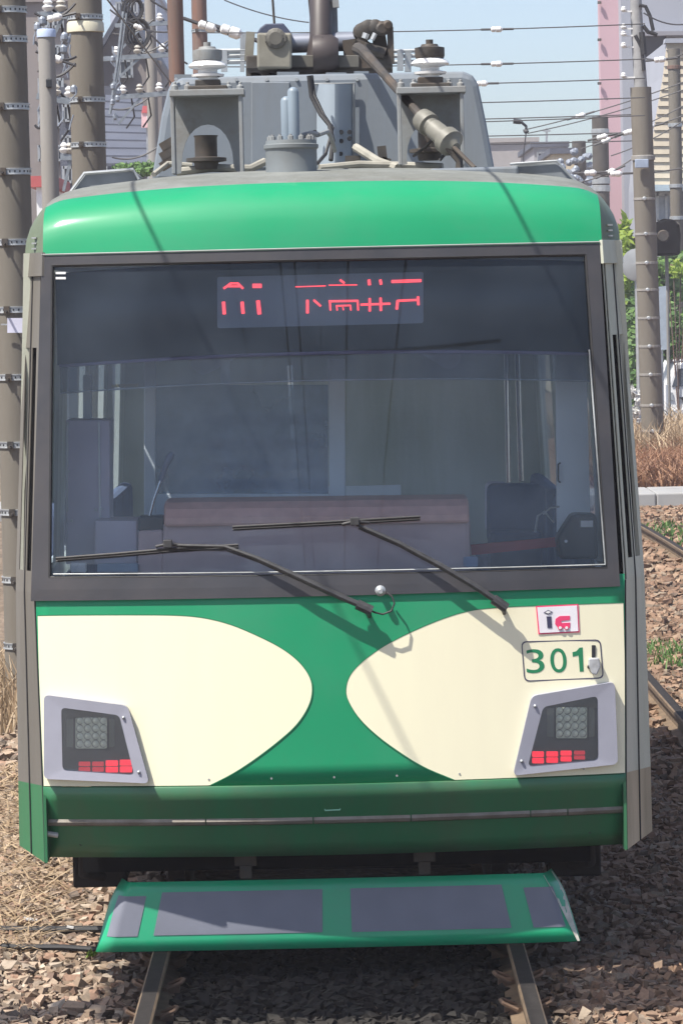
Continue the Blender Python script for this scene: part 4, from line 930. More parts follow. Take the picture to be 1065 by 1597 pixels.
for py in (206, 282, 294): z = at(938, py, 78).z; mb = MB(); mb.lathe((cx3(z), 78, z), [(r3(z)+.001, -.08), (r3(z)+.02, -.07), (r3(z)+.02, .07), (r3(z)+.001, .08)], 16); mb.build('pole_band', galv, p3_)
pole(907, 95, 22, 220, 'farthest dark pole top peeping over the right end of the tram roof', concd, taper=.95, px_top=902)

# ================================================================== WIRES
def wire(p0, p1, r, sag, label, group, ins=(), n=16, cat='wire', kink=0.):
    pts = []
    for i in range(n+1):
        t = i/n; p = p0.lerp(p1, t); p = p - Vector((0, 0, sag*4*t*(1-t))); pts.append(p)
    if not ins:
        mb = MB(); mb.tube(pts, r, 5); return tag(mb.build('overhead_wire', wirem, loc=tuple(p0)), label, cat, group)
    T = thing('overhead_wire', label, cat, tuple(p0), group)
    mb = MB(); mb.tube(pts, r, 5); mb.build('wire_strand', wirem, T)
    for t, sc in ins:
        p = p0.lerp(p1, t) - Vector((0, 0, sag*4*t*(1-t))); d = (p1-p0).normalized()
        mb = MB(); mb.lathe(p-d*.12*sc, [(.02*sc, 0), (.05*sc, .02*sc), (.05*sc, .08*sc), (.03*sc, .09*sc), (.055*sc, .10*sc), (.055*sc, .18*sc), (.02*sc, .22*sc)], 12, tuple(d)); mb.build('strain_insulator', porc, T, smooth=True)
        mb = MB(); mb.tube([p-d*.3*sc, p-d*.1*sc], .022*sc, 5); mb.tube([p+d*.1*sc, p+d*.3*sc], .022*sc, 5); mb.build('wire_clamp', wirem, T)
    return T
G1 = 'span wires crossing the sky right of the tram roof'
SP = [(42, 37, 26, (775,), 'first span wire from the top with a white insulator above the bonnet of roof gear'), (95, 92, 30, (775,), 'second span wire from the top with a large grooved insulator'),
      (126, 122, 34, (752,), 'third span wire from the top with a small white insulator at its left'), (156, 152, 38, (), 'fourth span wire from the top, plain and thin'),
      (190, 180, 42, (), 'fifth span wire, passing the black hanger clamp'), (183, 178, 52, (), 'faint span wire between the fourth and the hanger clamp'), (208, 206, 58, (), 'lowest span wire just over the far roofs'), (222, 219, 66, (), 'thin wire skimming the distant flat roof')]
for yl, yr, Y, ii, lab in SP:
    a = at(322, yl+9, Y); b = at(1005, yr, Y)
    wire(a, b, .00016*(Y+15), .03, lab, G1, [((px-322)/(1005-322), (Y+15)/70) for px in ii])
# wires along the line (contact wire, feeder)
wire(Vector((-.09, -60, 4.86)), Vector((-.12, 140, 4.86)), .0075, 0, 'contact wire running over the tram and touching its pantograph', None, n=4)
wire(Vector((-1.66, -60, 4.95)), Vector((-1.62, 60, 4.95)), .0075, 0, 'feeder wire running along the left of the tram roof', None, n=4)
for (x, z, l_) in ((.55, 5.6, 'messenger wire behind the viewer over the right rail'), (-.75, 5.9, 'messenger wire behind the viewer over the left rail'), (-1.25, 6.4, 'upper feeder wire behind the viewer on the left'), (1.9, 5.6, 'wire behind the viewer over the second track')):
    wire(Vector((x, -70, z)), Vector((x*.9, -7, z)), .028, .1, l_, None)
wire(Vector((-4.5, -14, 6.1)), Vector((5.5, -15.5, 6.6)), .018, .12, 'cross span wire over the track behind the viewer', None)
# oblique wires on the right
G2 = 'oblique wires running down to the poles on the right'
OB = [((815, 203), (1065, 128), 60, 'oblique wire rising from the black hanger to the right edge', (.36,)), ((822, 208), (1065, 140), 62, 'oblique wire just under the rising one', ()), ((905, 232), (1065, 165), 64, 'oblique wire with two round white insulators', (.25, .45)), ((925, 215), (1065, 180), 55, 'oblique wire with insulators crossing the tall pole', (.1, .4, .62)),
      ((952, 243), (1065, 188), 58, 'lower oblique wire crossing the tall pole', ()), ((900, 285), (985, 248), 52, 'short oblique wire over the roof corner', (.6,)), ((1003, 20), (1065, 38), 45, 'wire from the steel mast to the right edge', ()), ((1000, 90), (1065, 84), 50, 'level wire by the dark window', (.45,)), ((350, 0), (482, 35), 55, 'thin wire slanting across the sky left of the pantograph', ()), ((905, 268), (1065, 262), 50, 'low wire behind the roof corner', (.1, .35))]
for a, b, Y, lab, ii in OB: wire(at(*a, Y), at(*b, Y), .012, .06, lab, G2, [(t, .95) for t in ii])
hg = thing('wire_hanger', 'black wire hanger clamp dangling against the sky right of the roof', 'clamp', tuple(at(808, 190, 60)))
mb = MB(); mb.tube([at(800, 189, 60), at(812, 190, 60)], .05, 8); mb.tube([at(812, 190, 60), at(820, 197, 60), at(820, 204, 60)], .03, 6); mb.build('clamp_body', black, hg)
mb = MB(); mb.lathe(at(820, 205, 60), [(.03, -.04), (.06, 0), (.03, .04)], 10); mb.tube([at(820, 206, 60), at(816, 240, 60), at(816, 262, 60)], .014, 5); mb.build('clamp_drop', wirem, hg)

# left brackets, insulator wire and loops
brk = M('bracket zinc', (.24, .27, .30), .5, metal=.4, var=.2, scale=15)
def bracket(x0, y0, x1, y1, Y, label, wdt=.06):
    a = at(x0, y0, Y); b = at(x1, y1, Y); T = thing('cross_arm', label, 'bracket', tuple(a), 'steel cross arms on the left poles')
    mb = MB(); mb.bar(a, b, wdt, wdt); mb.build('arm_beam', brk, T)
    for i, t in enumerate((.2, .5, .85)):
        p = a.lerp(b, t); mb = MB(); mb.lathe(p+Vector((0, 0, .03)), [(.02, 0), (.05, .03), (.055, .05), (.03, .07), (.045, .09), (.02, .12)], 10); mb.build('pin_insulator', porc if i != 1 else brownporc, T, smooth=True)
        mb = MB(); mb.tube([p+Vector((0, 0, .1)), p+Vector((.1, .1, .0)), p+Vector((.13, .2, -.25)), p+Vector((.02, .2, -.4))], .012, 5); mb.build('jumper', cablem, T)
    mb = MB(); mb.bar(a.lerp(b, .1)-Vector((0, 0, .35)), a.lerp(b, .55), .03, .03); mb.build('arm_brace', brk, T)
bracket(62, 25, 130, 24, 19, 'cross arm joining the two thick poles near the top left corner')
bracket(160, 92, 270, 85, 34, 'cross arm behind the coiled cable left of the rusty pole')
bracket(175, 152, 262, 146, 34, 'cross arm level with the pale collar above the dark slate roof')
bracket(58, 150, 118, 160, 22, 'low cross arm between the two thick poles')
bracket(95, 245, 125, 246, 24, 'short cross arm at the foot of the gap beside the slim post')
bracket(180, 40, 262, 36, 40, 'highest cross arm behind the coiled cable')
mb = MB(); mb.tube([at(193, 18, 33), at(184, 95, 33), at(172, 178, 33)], .02, 6)
mb.tube([at(198, 20, 33), at(188, 95, 33), at(175, 170, 33)], .012, 6)
for i in range(10): t = i/10; mb.tube([at(lerp(193, 172, t), lerp(18, 178, t), 33), at(lerp(198, 175, t+.05), lerp(20, 170, t+.05), 33)], .008, 4)
tag(mb.build('lattice_stay', brk, loc=tuple(at(172, 178, 33))), 'galvanised lattice stay slanting down behind the thick pole', 'stay')
for k_, (cx_, cy_, r_, lab) in enumerate(((214, 52, 20, 'coil of black cable hanging on a wire left of the rusty pole'), (207, 14, 16, 'small cable coil at the top left of the sky gap'))):
    T = MB()
    for j in range(4):
        T.tube([at(cx_+math.cos(t)*(r_-j*3)+j*2, cy_+math.sin(t)*(r_*1.2-j*2), 34+.05*j) for t in ls(0, 2*PI, 18)], .018, 5)
    tag(T.build('cable_coil', cablem, loc=tuple(at(cx_, cy_, 34))), lab, 'cable coil')
for k_, (a, b, c, d, Y, lab) in enumerate(((190, 0, 293, 100, 30, 'black cable slanting down to the rusty pole'), (235, 0, 385, 52, 28, 'wire with two white insulators between the brown poles'), (55, 65, 120, 88, 17, 'wire between the two thick poles'), (60, 110, 118, 98, 17, 'wire rising from the thickest pole to its neighbour'),
        (175, 52, 240, 30, 36, 'thin wire by the upper cable coil'), (180, 85, 262, 64, 36, 'thin wire by the lattice stay'), (176, 170, 240, 145, 37, 'thin wire over the dark slate roof'), (55, 195, 75, 170, 17, 'short wire behind the slim post'), (175, 245, 245, 230, 38, 'thin wire in front of the brown gabled house'), (172, 15, 262, 50, 33, 'wire from the thick pole to the thin grey pole'), (55, 20, 118, 5, 17, 'wire in the top left corner between poles'))):
    ii = [(.60, 1.0), (.85, 1.2)] if k_ == 1 else ([(.5, .6)] if k_ in (2, 9, 10) else [])
    wire(at(a, b, Y), at(c, d, Y), .012, .08, lab, 'wires slung between the left poles', ii)
# tangle of small fittings between the left poles
fitm = M('fitting grey', (.25, .28, .33), .5, metal=.3, var=.3, scale=20)
for k_, (x0, x1, y0, y1, n_, Y, lab) in enumerate(((56, 76, 30, 200, 16, 16.5, 'tangle of zinc fittings left of the slim post'), (98, 118, 30, 180, 14, 17.5, 'tangle of zinc fittings right of the slim post'), (174, 186, 70, 190, 16, 32, 'fittings on the lattice stay'))):
    mb = MB()
    for i in range(n_):
        x, y = random.uniform(x0, x1), random.uniform(y0, y1); p = at(x, y, Y+random.uniform(-.3, .3)); a = random.uniform(-.4, .4)
        if i % 3: mb.tube([p, p+Vector((random.uniform(-.03, .03), 0, -.07)), p+Vector((random.uniform(-.05, .05), 0, -.13))], .008, 5)
        else: mb.lathe(p, [(.015, 0), (.03, .02), (.03, .06), (.012, .08)], 8)
    tag(mb.build('line_fittings', fitm, loc=tuple(at(x0, y1, Y))), lab, 'fittings', kind='stuff')
tm_ = thing('small_sign', 'small white tag plate on a bracket beside the thickest pole', 'sign', tuple(at(20, 508, 10.8)))
mb = MB(); Apoly(mb, [(12, 496), (36, 496), (36, 519), (12, 519)], 10.8, .01); mb.build('sign_plate', M('tag lilac white', (.6, .6, .72), .5), tm_)
mb = MB(); mb.bar(at(2, 506, 10.82), at(14, 506, 10.82), .01, .01); mb.build('sign_arm', galv, tm_)

# ================================================================== BUILDINGS
def window(mb_frame, mb_pane, x0, y0, x1, y1, Y, parent, fr=.05, glass=None, framem=None):
    a = at(x0, y1, Y); b = at(x1, y0, Y)
    f = MB(); w_, h_ = b.x-a.x, b.z-a.z
    for (cx_, cz_, sx_, sz_) in ((a.x, (a.z+b.z)/2, fr, h_+fr), (b.x, (a.z+b.z)/2, fr, h_+fr), ((a.x+b.x)/2, a.z, w_, fr), ((a.x+b.x)/2, b.z, w_, fr), ((a.x+b.x)/2, (a.z+b.z)/2, fr*.7, h_)): f.box((cx_, Y-.03, cz_), (sx_, .09, sz_))
    o = f.build('window', framem or galv, parent)
    g = MB(); g.box(((a.x+b.x)/2, Y, (a.z+b.z)/2), (w_-fr, .02, h_-fr)); g.build('pane', glass or wpane, o)
wpane = M('far window pane', (.07, .09, .12), .15, var=.1)
def block(name, label, x0, x1, ytop, Y, depth, mat, roofm=None, overh=.1):
    a = at(x0, ytop, Y); b = at(x1, ytop, Y); zt = max(a.z, b.z); a = Vector((a.x, Y, zt))
    T = thing(name, label, 'building', ((a.x+b.x)/2, Y, GZ))
    mb = MB(); mb.box(((a.x+b.x)/2, Y+depth/2, (zt+GZ)/2), (b.x-a.x, depth, zt-GZ)); mb.build('wall', mat, T)
    mb = MB(); mb.box(((a.x+b.x)/2, Y+depth/2, zt+.08), (b.x-a.x+2*overh, depth+2*overh, .16)); mb.build('roof', roofm or mat, T)
    return T, a, b, zt
greyw = M('grey render', (.25, .25, .28), .8, var=.06, scale=.5, dirt=(.2, .19, .2), dirt_amt=.3, dirt_scale=.4)
greyw2 = M('mid grey render', (.32, .34, .39), .8, var=.06, scale=.5)
brownw = M('brown grey render', (.24, .21, .20), .8, var=.08, scale=.6)
slate = M('dark slate', (.085, .095, .125), .6, var=.15, scale=2)
pinkw = M('pink render', (.50, .34, .38), .8, var=.04, scale=.4, dirt=(.5, .3, .36), dirt_amt=.3, dirt_scale=.5)
cwall = M('cream siding', (.50, .44, .34), .7, var=.08, scale=2, dirt=(.36, .31, .25), dirt_amt=.5)
farw = M('far wall', (.36, .36, .38), .8, var=.08)
# left
b1, *_ = block('apartment_block', 'grey brown apartment block behind the thickest pole', -60, 106, 6, 62, 10, brownw)
for y in range(6):
    for x in (62, 84): window(None, None, x, 20+y*52, x+14, 42+y*52, 61.95, b1)
b2, *_ = block('dark_building', 'dark blue grey building between the thick poles', 92, 176, 150, 55, 8, slate)
for y in range(3):
    for x in (100, 152): window(None, None, x, 165+y*48, x+14, 188+y*48, 54.95, b2)
# brown gabled house
Yh = 66; hb = thing('gabled_house', 'brown grey house with a steep gable behind the cable coils', 'building', tuple(Vector((at(210, 470, Yh).x, Yh, GZ))))
mb = MB(); base = [at(x, y, Yh) for x, y in ((158, 470), (256, 470), (252, 95), (236, 92), (196, 18), (158, 80))]; mb.prism(base, (0, 9, 0)); mb.build('wall', brownw, hb)
mb = MB()
for a, b in (((150, 92), (196, 13)), ((196, 13), (243, 98))):
    p, q = at(*a, Yh-.3), at(*b, Yh-.3); mb.prism([p, q, q+Vector((0, 0, .18)), p+Vector((0, 0, .18))], (0, 9.6, 0))
mb.build('roof', slate, hb)
window(None, None, 188, 95, 206, 120, Yh-.05, hb); window(None, None, 214, 62, 226, 82, Yh-.05, hb)
# dark roofed house in front
Yd = 50; hd = thing('slate_roofed_house', 'low house with a dark slate roof left of the tram roof', 'building', tuple(Vector((at(210, 470, Yd).x, Yd, GZ))))
mb = MB(); mb.box((at(195, 470, Yd).x, Yd+3, 1.5), (1.4*1.1, 6, 3.3)); mb.build('wall', greyw, hd)
r0 = [at(165, 152, Yd+3), at(222, 156, Yd+3), at(240, 262, Yd-.3), at(160, 262, Yd-.3)]
for i in range(9):
    t0, t1 = i/9, (i+1)/9; mb = MB(); a, b, c, d = r0[0].lerp(r0[3], t0), r0[1].lerp(r0[2], t0), r0[1].lerp(r0[2], t1), r0[0].lerp(r0[3], t1); up = Vector((0, 0, .03))
    mb.prism([a, b, c+up, d+up], (0, 0, .05)); mb.build('roof_tile_course', slate, hd)
# red and white sign
sg = thing('shop_sign', 'red and white sign on a wall left of the tram roof housing', 'sign', tuple(at(233, 200, 48)))
mb = MB(); Apoly(mb, [(221, 176), (244, 176), (243, 199), (221, 199)], 48, .1); mb.build('sign_panel', M('sign white pink', (.75, .5, .52), .5), sg)
mb = MB(); Apoly(mb, [(223, 165), (244, 165), (244, 176), (221, 176)], 47.98, .12); mb.build('sign_header', M('sign red', (.55, .12, .13), .5), sg)
mb = MB(); Apoly(mb, [(229, 181), (234, 180), (236, 188), (235, 196), (231, 197)], 47.9, .03); Apoly(mb, [(237, 181), (240, 181), (240, 196), (237, 196)], 47.9, .03); mb.build('sign_figure', white, sg)
mb = MB(); mb.bar(at(233, 199, 48.1), Vector((at(233, 199, 48.1).x, 48.1, GZ)), .1, .1); mb.build('sign_post', galv, sg)
b4, *_ = block('pale_building', 'pale blue grey building behind the cross arms at the top left', 172, 244, -6, 110, 10, M('pale far wall', (.45, .50, .60), .8, var=.05))
for x in (182, 205, 222): window(None, None, x, 4, x+9, 20, 109.95, b4)
# small red roofed shed far left
b5, *_ = block('red_roofed_shed', 'tiny white shed with a red roof beside the thickest pole', 57, 76, 292, 40, 3, white, M('red roof', (.45, .1, .1), .6))
# right: pink and grey tower
Yq = 95
b6, *_ = block('pink_building', 'tall pink building at the top right', 932, 966, -80, Yq, .6, pinkw)
mb = MB(); a = at(933, 60, Yq-.05)
for py in (2, 60, 128): mb.tube([at(934, py, Yq-.1), at(934, py+4, Yq-.1)], .06, 5)
mb.build('wall_hook', ironk, b6)
b7, a7, b7b, z7 = block('grey_building', 'tall grey building right of the pink one with a dark opening', 966, 1130, -80, Yq-1, 8, greyw2)
mb = MB(); Apoly(mb, [(1003, 55), (1039, 52), (1034, 112), (1005, 113)], Yq-1.3, .3); mb.build('dark_opening', M('opening', (.02, .02, .025), .5), b7)
mb = MB(); Apoly(mb, [(990, 49), (1100, 48), (1100, 54), (990, 56)], Yq-1.6, .6); mb.build('ledge', greyw, b7)
mb = MB(); Apoly(mb, [(1006, 112), (1036, 111), (1036, 116), (1006, 117)], Yq-1.6, .6); mb.build('sill', greyw2, b7)
# tiled house
Yt = 72; th = thing('sided_house', 'cream house with horizontal siding at the right edge', 'building', tuple(Vector((at(1060, 470, Yt).x, Yt, GZ))))
lx = lambda y: interp(y, [(60, 1040), (120, 1033), (200, 1019), (290, 1011)])
mb = MB(); mb.prism([at(lx(y), y, Yt+.06) for y in (64, 120, 200, 290)] + [at(1012, 560, Yt+.06), at(1150, 560, Yt+.06), at(1150, 64, Yt+.06)], (0, 6, 0)); mb.build('wall', greyw2, th)
for i in range(18):
    y0 = 66+i*12.5; y1 = y0+11.8
    mb = MB(); mb.prism([at(lx(y0), y0, Yt), at(1150, y0, Yt), at(1150, y1, Yt-.04), at(lx(y1), y1, Yt-.04)], (0, .05, 0)); mb.build('siding_board', cwall, th)
mb = MB(); Apoly(mb, [(1037, 60), (1150, 58), (1150, 66), (1036, 67)], Yt-.15, .5); mb.build('roof_edge', greyw2, th)
mb = MB(); Apoly(mb, [(1008, 288), (1150, 288), (1150, 296), (1006, 298)], Yt-.9, .9); mb.build('awning', M('awning pale blue', (.38, .48, .55), .5), th)
window(None, None, 1024, 302, 1052, 345, Yt-.02, th, .08, M('pale curtain pane', (.35, .40, .45), .3)); window(None, None, 1016, 400, 1036, 450, Yt-.02, th)
# far roofs over the tram
b8, *_ = block('far_flat_roof', 'long low grey roof on the horizon right of the roof housing', 700, 836, 224, 120, 10, M('far roof', (.36, .34, .33), .8, var=.05))
b9, *_ = block('far_house', 'small cluttered house top between the roof board and the far pole', 832, 882, 230, 100, 8, farw, slate)
window(None, None, 838, 238, 850, 250, 99.9, b9); window(None, None, 860, 236, 874, 250, 99.9, b9)
mb = MB(); mb.tube([at(852, 200, 101), at(852, 230, 101)], .05, 4); mb.tube([at(846, 204, 101), at(858, 204, 101)], .04, 4); mb.build('aerial', galv, b9)
b10, *_ = block('far_yellow_house', 'pale yellow gable just left of the far pole', 862, 895, 240, 92, 6, M('pale yellow wall', (.55, .47, .33), .8), slate)
b11, *_ = block('far_terrace', 'blue grey terrace behind the far poles', 876, 936, 262, 110, 6, M('blue grey wall', (.40, .46, .55), .8), slate)
fl = MB()
for i in range(26):
    p = at(random.uniform(872, 925), random.uniform(238, 300), 84+random.uniform(-1, 1)); fl.lathe(p, [(.03, 0), (.09, .05), (.09, .14), (.03, .2)], 8, (random.uniform(-1, 1), 0, random.uniform(.2, 1)))
tag(fl.build('line_fittings', fitm, loc=tuple(at(895, 300, 84))), 'tangle of pale insulators and clamps by the far poles', 'fittings', kind='stuff')

# black dome (crossing signal hood) and round mirror
sd = thing('signal_hood', 'black domed signal hood between the tall pole and the right edge pole', 'signal', tuple(at(1035, 400, 58)))
mb = MB(); c = at(1033, 370, 58); Apoly(mb, [(1008, 367), (1013, 356), (1022, 348), (1035, 341), (1050, 342), (1059, 351), (1061, 366), (1060, 398), (1026, 399), (1016, 393), (1008, 380)], 57.7, .6); mb.build('hood', voidm, sd, bevel=.05)
mb = MB(); mb.lathe(c+Vector((-.02, -.32, .02)), [(.12, 0), (.1, .03)], 12, (0, -1, 0)); mb.build('lens', ironk, sd)
mb = MB(); mb.tube([c+Vector((.1, .4, 0)), Vector((c.x+.1, c.y+.4, GZ))], .035, 8); mb.build('post', conc2, sd)
mr_ = thing('traffic_mirror', 'round grey mirror back half hidden behind the tall pole', 'mirror', tuple(at(993, 410, 50)))
mb = MB(); mb.lathe(at(992, 413, 50), [(.27, 0), (.28, .02), (.2, .05), (0, .06)], 20, (-.6, -1, 0)); mb.build('mirror_disc', M('mirror grey', (.22, .235, .25), .4), mr_, smooth=True)
mb = MB(); mb.tube([at(992, 413, 50.1), Vector((at(992, 413, 50.1).x, 50.1, GZ))], .04, 8); mb.build('post', galv, mr_)
bd_ = thing('notice_board', 'tall pale blue board standing behind the tall pole', 'board', tuple(Vector((at(1030, 470, 55).x, 55, GZ))))
mb = MB(); Apoly(mb, [(1020, 448), (1038, 446), (1039, 545), (1022, 548)], 55, .05); mb.build('board_panel', M('board blue grey', (.33, .39, .46), .6), bd_)
mb = MB(); mb.tube([at(1030, 545, 55), Vector((at(1030, 545, 55).x, 55, GZ))], .04, 8); mb.build('post', galv, bd_)

# white van at the right edge
vn = thing('parked_van', 'white van parked behind the weeds at the right edge', 'van', tuple(Vector((at(1062, 660, 60).x, 60, GZ+.1))))
Yv = 60
mb = MB(); P_ = rounded([Vector((1040, 664, 0)), Vector((1040, 600, 0)), Vector((1052, 566, 0)), Vector((1128, 562, 0)), Vector((1134, 664, 0))], 5); Apoly(mb, [(p.x, p.y) for p in P_], Yv, 3.4); mb.build('body', white, vn, bevel=.06)
mb = MB(); Apoly(mb, [(1047, 603), (1056, 575), (1124, 572), (1128, 600)], Yv-.02, .04); mb.build('windscreen', wpane, vn)
mb = MB(); Apoly(mb, [(1041, 612), (1048, 612), (1050, 624), (1042, 624)], Yv-.03, .06); Apoly(mb, [(1122, 612), (1131, 612), (1131, 624), (1122, 624)], Yv-.03, .06); mb.build('headlight', galv, vn)
mb = MB(); Apoly(mb, [(1042, 640), (1132, 638), (1132, 655), (1042, 657)], Yv-.08, .1); mb.build('bumper', M('bumper grey', (.5, .5, .52), .5), vn)
mb = MB(); Apoly(mb, [(1058, 620), (1064, 624), (1066, 634), (1070, 624), (1076, 620), (1070, 618)], Yv-.04, .03); mb.build('grille', black, vn)
for s in (1045, 1126): mb = MB(); p = at(s, 660, Yv+.4); mb.lathe((p.x-.1, Yv+.5, GZ+.37), [(.3, 0), (.3, .18)], 18, (1, 0, 0)); mb.build('wheel', rubber, vn)
mb = MB(); mb.tube([Vector((at(1037, 600, 58).x, 58, at(1037, 600, 58).z)), Vector((at(1037, 600, 58).x, 58, GZ))], .05, 8)
tag(mb.build('marker_post', white, loc=(at(1037, 600, 58).x, 58, GZ)), 'short white marker post beside the van', 'post')

# ================================================================== PLANTS
def leaf_mat(name, a, b, tr=.25):
    mt = bpy.data.materials.new(name); mt.use_nodes = True; n = mt.node_tree.nodes; l = mt.node_tree.links; p = n['Principled BSDF']
    g = n.new('ShaderNodeNewGeometry'); r = n.new('ShaderNodeValToRGB'); r.color_ramp.elements[0].color = a+(1,); r.color_ramp.elements[1].color = b+(1,)
    l.new(g.outputs['Random Per Island'], r.inputs[0]); l.new(r.outputs[0], p.inputs['Base Color']); p.inputs['Roughness'].default_value = .6
    t = n.new('ShaderNodeBsdfTranslucent'); l.new(r.outputs[0], t.inputs[0]); mx = n.new('ShaderNodeMixShader'); mx.inputs[0].default_value = tr
    l.new(p.outputs[0], mx.inputs[1]); l.new(t.outputs[0], mx.inputs[2]); l.new(mx.outputs[0], n['Material Output'].inputs[0]); return mt
lyel = leaf_mat('yellow green leaf', (.14, .24, .03), (.32, .42, .06), .4); lgrn = leaf_mat('green leaf', (.05, .12, .03), (.16, .28, .07), .3)
straw = leaf_mat('dry straw', (.24, .16, .09), (.48, .37, .24), .2); dryred = leaf_mat('dry reddish weed', (.16, .07, .04), (.36, .20, .11), .2); paleleaf = leaf_mat('white blossom', (.6, .6, .58), (.8, .8, .78), .2)
def leaves(mb, c, rad, n, size, clumps=8):
    c = Vector(c); cl = [c + Vector((random.gauss(0, .5)*rad[0], random.gauss(0, .5)*rad[1], random.gauss(0, .5)*rad[2])) for _ in range(clumps)]
    for i in range(n):
        q = random.choice(cl) + Vector((random.gauss(0, .28)*rad[0], random.gauss(0, .28)*rad[1], random.gauss(0, .28)*rad[2]))
        a = Vector((random.gauss(0, 1), random.gauss(0, 1), random.gauss(0, 1))).normalized()*size*random.uniform(.6, 1.3); b = a.orthogonal().normalized()*size*.45
        mb.add([q-a, q+b, q+a, q-b], [(0, 1, 2, 3)])
def shrub(px, py0, py1, Y, wpx, mat, label, n=900, size=.09):
    D = (Y+15)/FP; c = at(px, (py0+py1)/2, Y); T = thing('shrub', label, 'shrub', (c.x, Y, GZ))
    mb = MB(); mb.norecalc = True; leaves(mb, c, (wpx/2*D*.9, .6, (py1-py0)/2*D*.8), n, size, 14); mb.build('foliage', mat, T)
    mb = MB()
    for i in range(4): mb.tube([(c.x+random.uniform(-.1, .1), Y, GZ), (c.x+random.uniform(-.2, .2), Y+random.uniform(-.2, .2), c.z), (c.x+random.uniform(-.3, .3), Y, c.z+(py1-py0)/2*D*.6)], .012, 5)
    mb.build('stem', rust, T)
shrub(975, 345, 470, 56, 26, lyel, 'bright yellow green shrub just right of the tram roof corner', 2000, .11)
shrub(985, 470, 700, 55, 26, lgrn, 'dark green bush climbing behind the foot of the tall pole', 2400, .1)
shrub(1048, 395, 470, 62, 50, lgrn, 'green tree crown under the black signal hood', 1500, .12)
shrub(1048, 480, 562, 61, 50, lgrn, 'dense green bush above the white van', 2600, .12)
shrub(1056, 405, 440, 60, 26, lyel, 'small yellowish tuft under the black signal hood', 300)
mb = MB(); mb.norecalc = True
for (x, y) in ((990, 610), (995, 632), (996, 648), (992, 640), (998, 655), (989, 608)): leaves(mb, at(x, y, 50), (.10, .1, .10), 60, .06, 3)
tag(mb.build('blossom_shrub', paleleaf, loc=(at(993, 660, 50).x, 50, GZ)), 'white blossoms at the foot of the tall pole', 'flowers')
mb = MB(); mb.norecalc = True
for i in range(120): leaves(mb, at(random.uniform(190, 262), random.uniform(258, 268), 44), (.12, .3, .06), 6, .05, 2)
tag(mb.build('hedge', lgrn, loc=(at(215, 270, 44).x, 44, GZ)), 'sliver of green hedge top over the roof board', 'hedge', kind='stuff')
def blades(name, label, mat, region, n, h, wd, lean=.5, zb=GZ, flat=False):
    mb = MB(); mb.norecalc = True; x0, x1, y0, y1 = region
    for i in range(n):
        p = Vector((random.uniform(x0, x1), random.uniform(y0, y1), zb)); hh = h*random.uniform(.35, 1.15); a = random.uniform(0, 2*PI); l_ = hh*random.uniform(.1, lean)
        d = Vector((math.cos(a)*l_, math.sin(a)*l_, 0)); s = Vector((random.uniform(.6, 1), random.uniform(-.6, .6), 0)).normalized()*wd*random.uniform(.6, 1.4); up = Vector((0, 0, hh))
        if flat: d = d*4; up = Vector((0, 0, hh*.25)); p.z += random.uniform(0, .06)
        mb.add([p-s, p+s, p+d*.4+up*.6+s*.8, p+d*.4+up*.6-s*.8, p+d+up*.95], [(0, 1, 2, 3), (3, 2, 4)])
    return tag(mb.build(name, mat), label, 'weeds', kind='stuff')
blades('dry_weeds', 'dry reddish brown weeds on the bank behind the kerb', dryred, (3.7, 6.6, 36.7, 46), 15000, .5, .014, 1.5)
blades('straw_grass', 'pale dry grass around the van and the tall pole', straw, (4.0, 7.0, 42, 56), 3500, .8, .012, 1.0)
blades('straw_grass', 'tuft of dry straw at the foot of the thickest pole', straw, (-3.2, -2.0, 9.2, 12.5), 1500, .45, .006, .8, GZ)
blades('straw_litter', 'bleached straw lying on the ballast left of the tram front', straw, (-2.6, -1.25, .8, 7.2), 5000, .13, .004, .9, -.12, True)
blades('green_tufts', 'small green tufts in the ballast beside the second track', lgrn, (2.3, 3.3, 12.5, 14.5), 700, .09, .006, .8, -.13)
blades('green_tufts', 'sparse green tufts near the far kerb', lgrn, (3.6, 6, 26, 30), 900, .10, .010, .8, -.13)
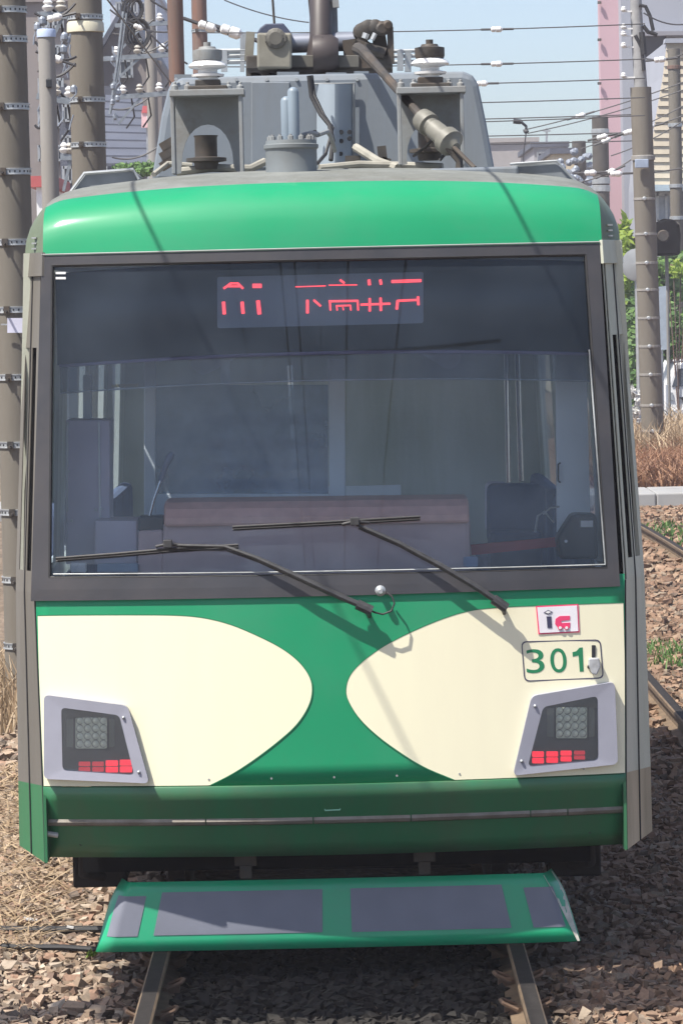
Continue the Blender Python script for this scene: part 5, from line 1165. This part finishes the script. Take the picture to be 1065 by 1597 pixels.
# bank of earth under the weeds
mb = MB(); mb.grid(lambda x, y: (x, y, GZ + .35*max(0, min(1, (y-36.5)/4))*max(0, min(1, (x-3.2)/.6))), ls(3.0, 14, 22), ls(36.5, 52, 8)); tag(mb.build('bank', ramp_ground('red earth', [(.12, .07, .04), (.2, .12, .08), (.27, .18, .12)], 3, .6, 12)), 'low reddish earth bank', kind='structure')

# ground cables left of the tram
for k_, (y, lab, r_) in enumerate(((1458, 'thicker upper cable lying across the ballast left of the tram', .016), (1487, 'thinner lower cable lying across the ballast left of the tram', .013))):
    pts = []
    for px in (-160, -60, 0, 50, 100, 150, 200, 260):
        yy = y + (px-60)*.03; D = 2.73*FP/(yy-470-(px-532)*-.0227); pts.append(Vector(at(px, yy, D-15)) ); pts[-1].z = -.098 + random.uniform(-.008, .008)
    mb = MB(); mb.tube(pts, r_, 8); tag(mb.build('ground_cable', cablem, loc=tuple(pts[0])), lab, 'cable', 'cables on the ballast')
D = 2.73*FP/(1487-470+7); p = at(145, 1487, D-15)
mb = MB(); mb.norecalc = True
for i in range(20): leaves(mb, Vector((p.x+random.uniform(-.02, .02), p.y+.0, -.085)), (.012, .012, .012), 2, .012, 1)
tag(mb.build('seedling', lyel, loc=(p.x, p.y, -.1)), 'tiny bright yellow green seedling by the lifeguard corner', 'plant')
mb = MB(); mb.norecalc = True
for (px, py, s_) in ((48, 1427, .03), (110, 1441, .015)):
    D = 2.73*FP/(py-470+10); p = at(px, py, D-15); mb.box((p.x, p.y, -.085), (s_*2, s_, .008), Matrix.Rotation(.2, 3, 'Y'))
tag(mb.build('litter', white, loc=(-1.2, 0, -.1)), 'scraps of white litter on the left ballast', 'litter', kind='stuff')

# ================================================================== AIR
hz = bpy.data.materials.new('haze air'); hz.use_nodes = True; hn = hz.node_tree
hn.nodes.remove(hn.nodes['Principled BSDF'])
pv = hn.nodes.new('ShaderNodeVolumePrincipled'); pv.inputs['Color'].default_value = (.98, .93, 1, 1); pv.inputs['Density'].default_value = .0012; pv.inputs['Anisotropy'].default_value = .2
hn.links.new(pv.outputs[0], hn.nodes['Material Output'].inputs['Volume'])
mb = MB(); mb.box((0, 30, 6.2), (330, 190, 15.2)); tag(mb.build('haze', hz), 'thin bluish summer haze', kind='stuff')
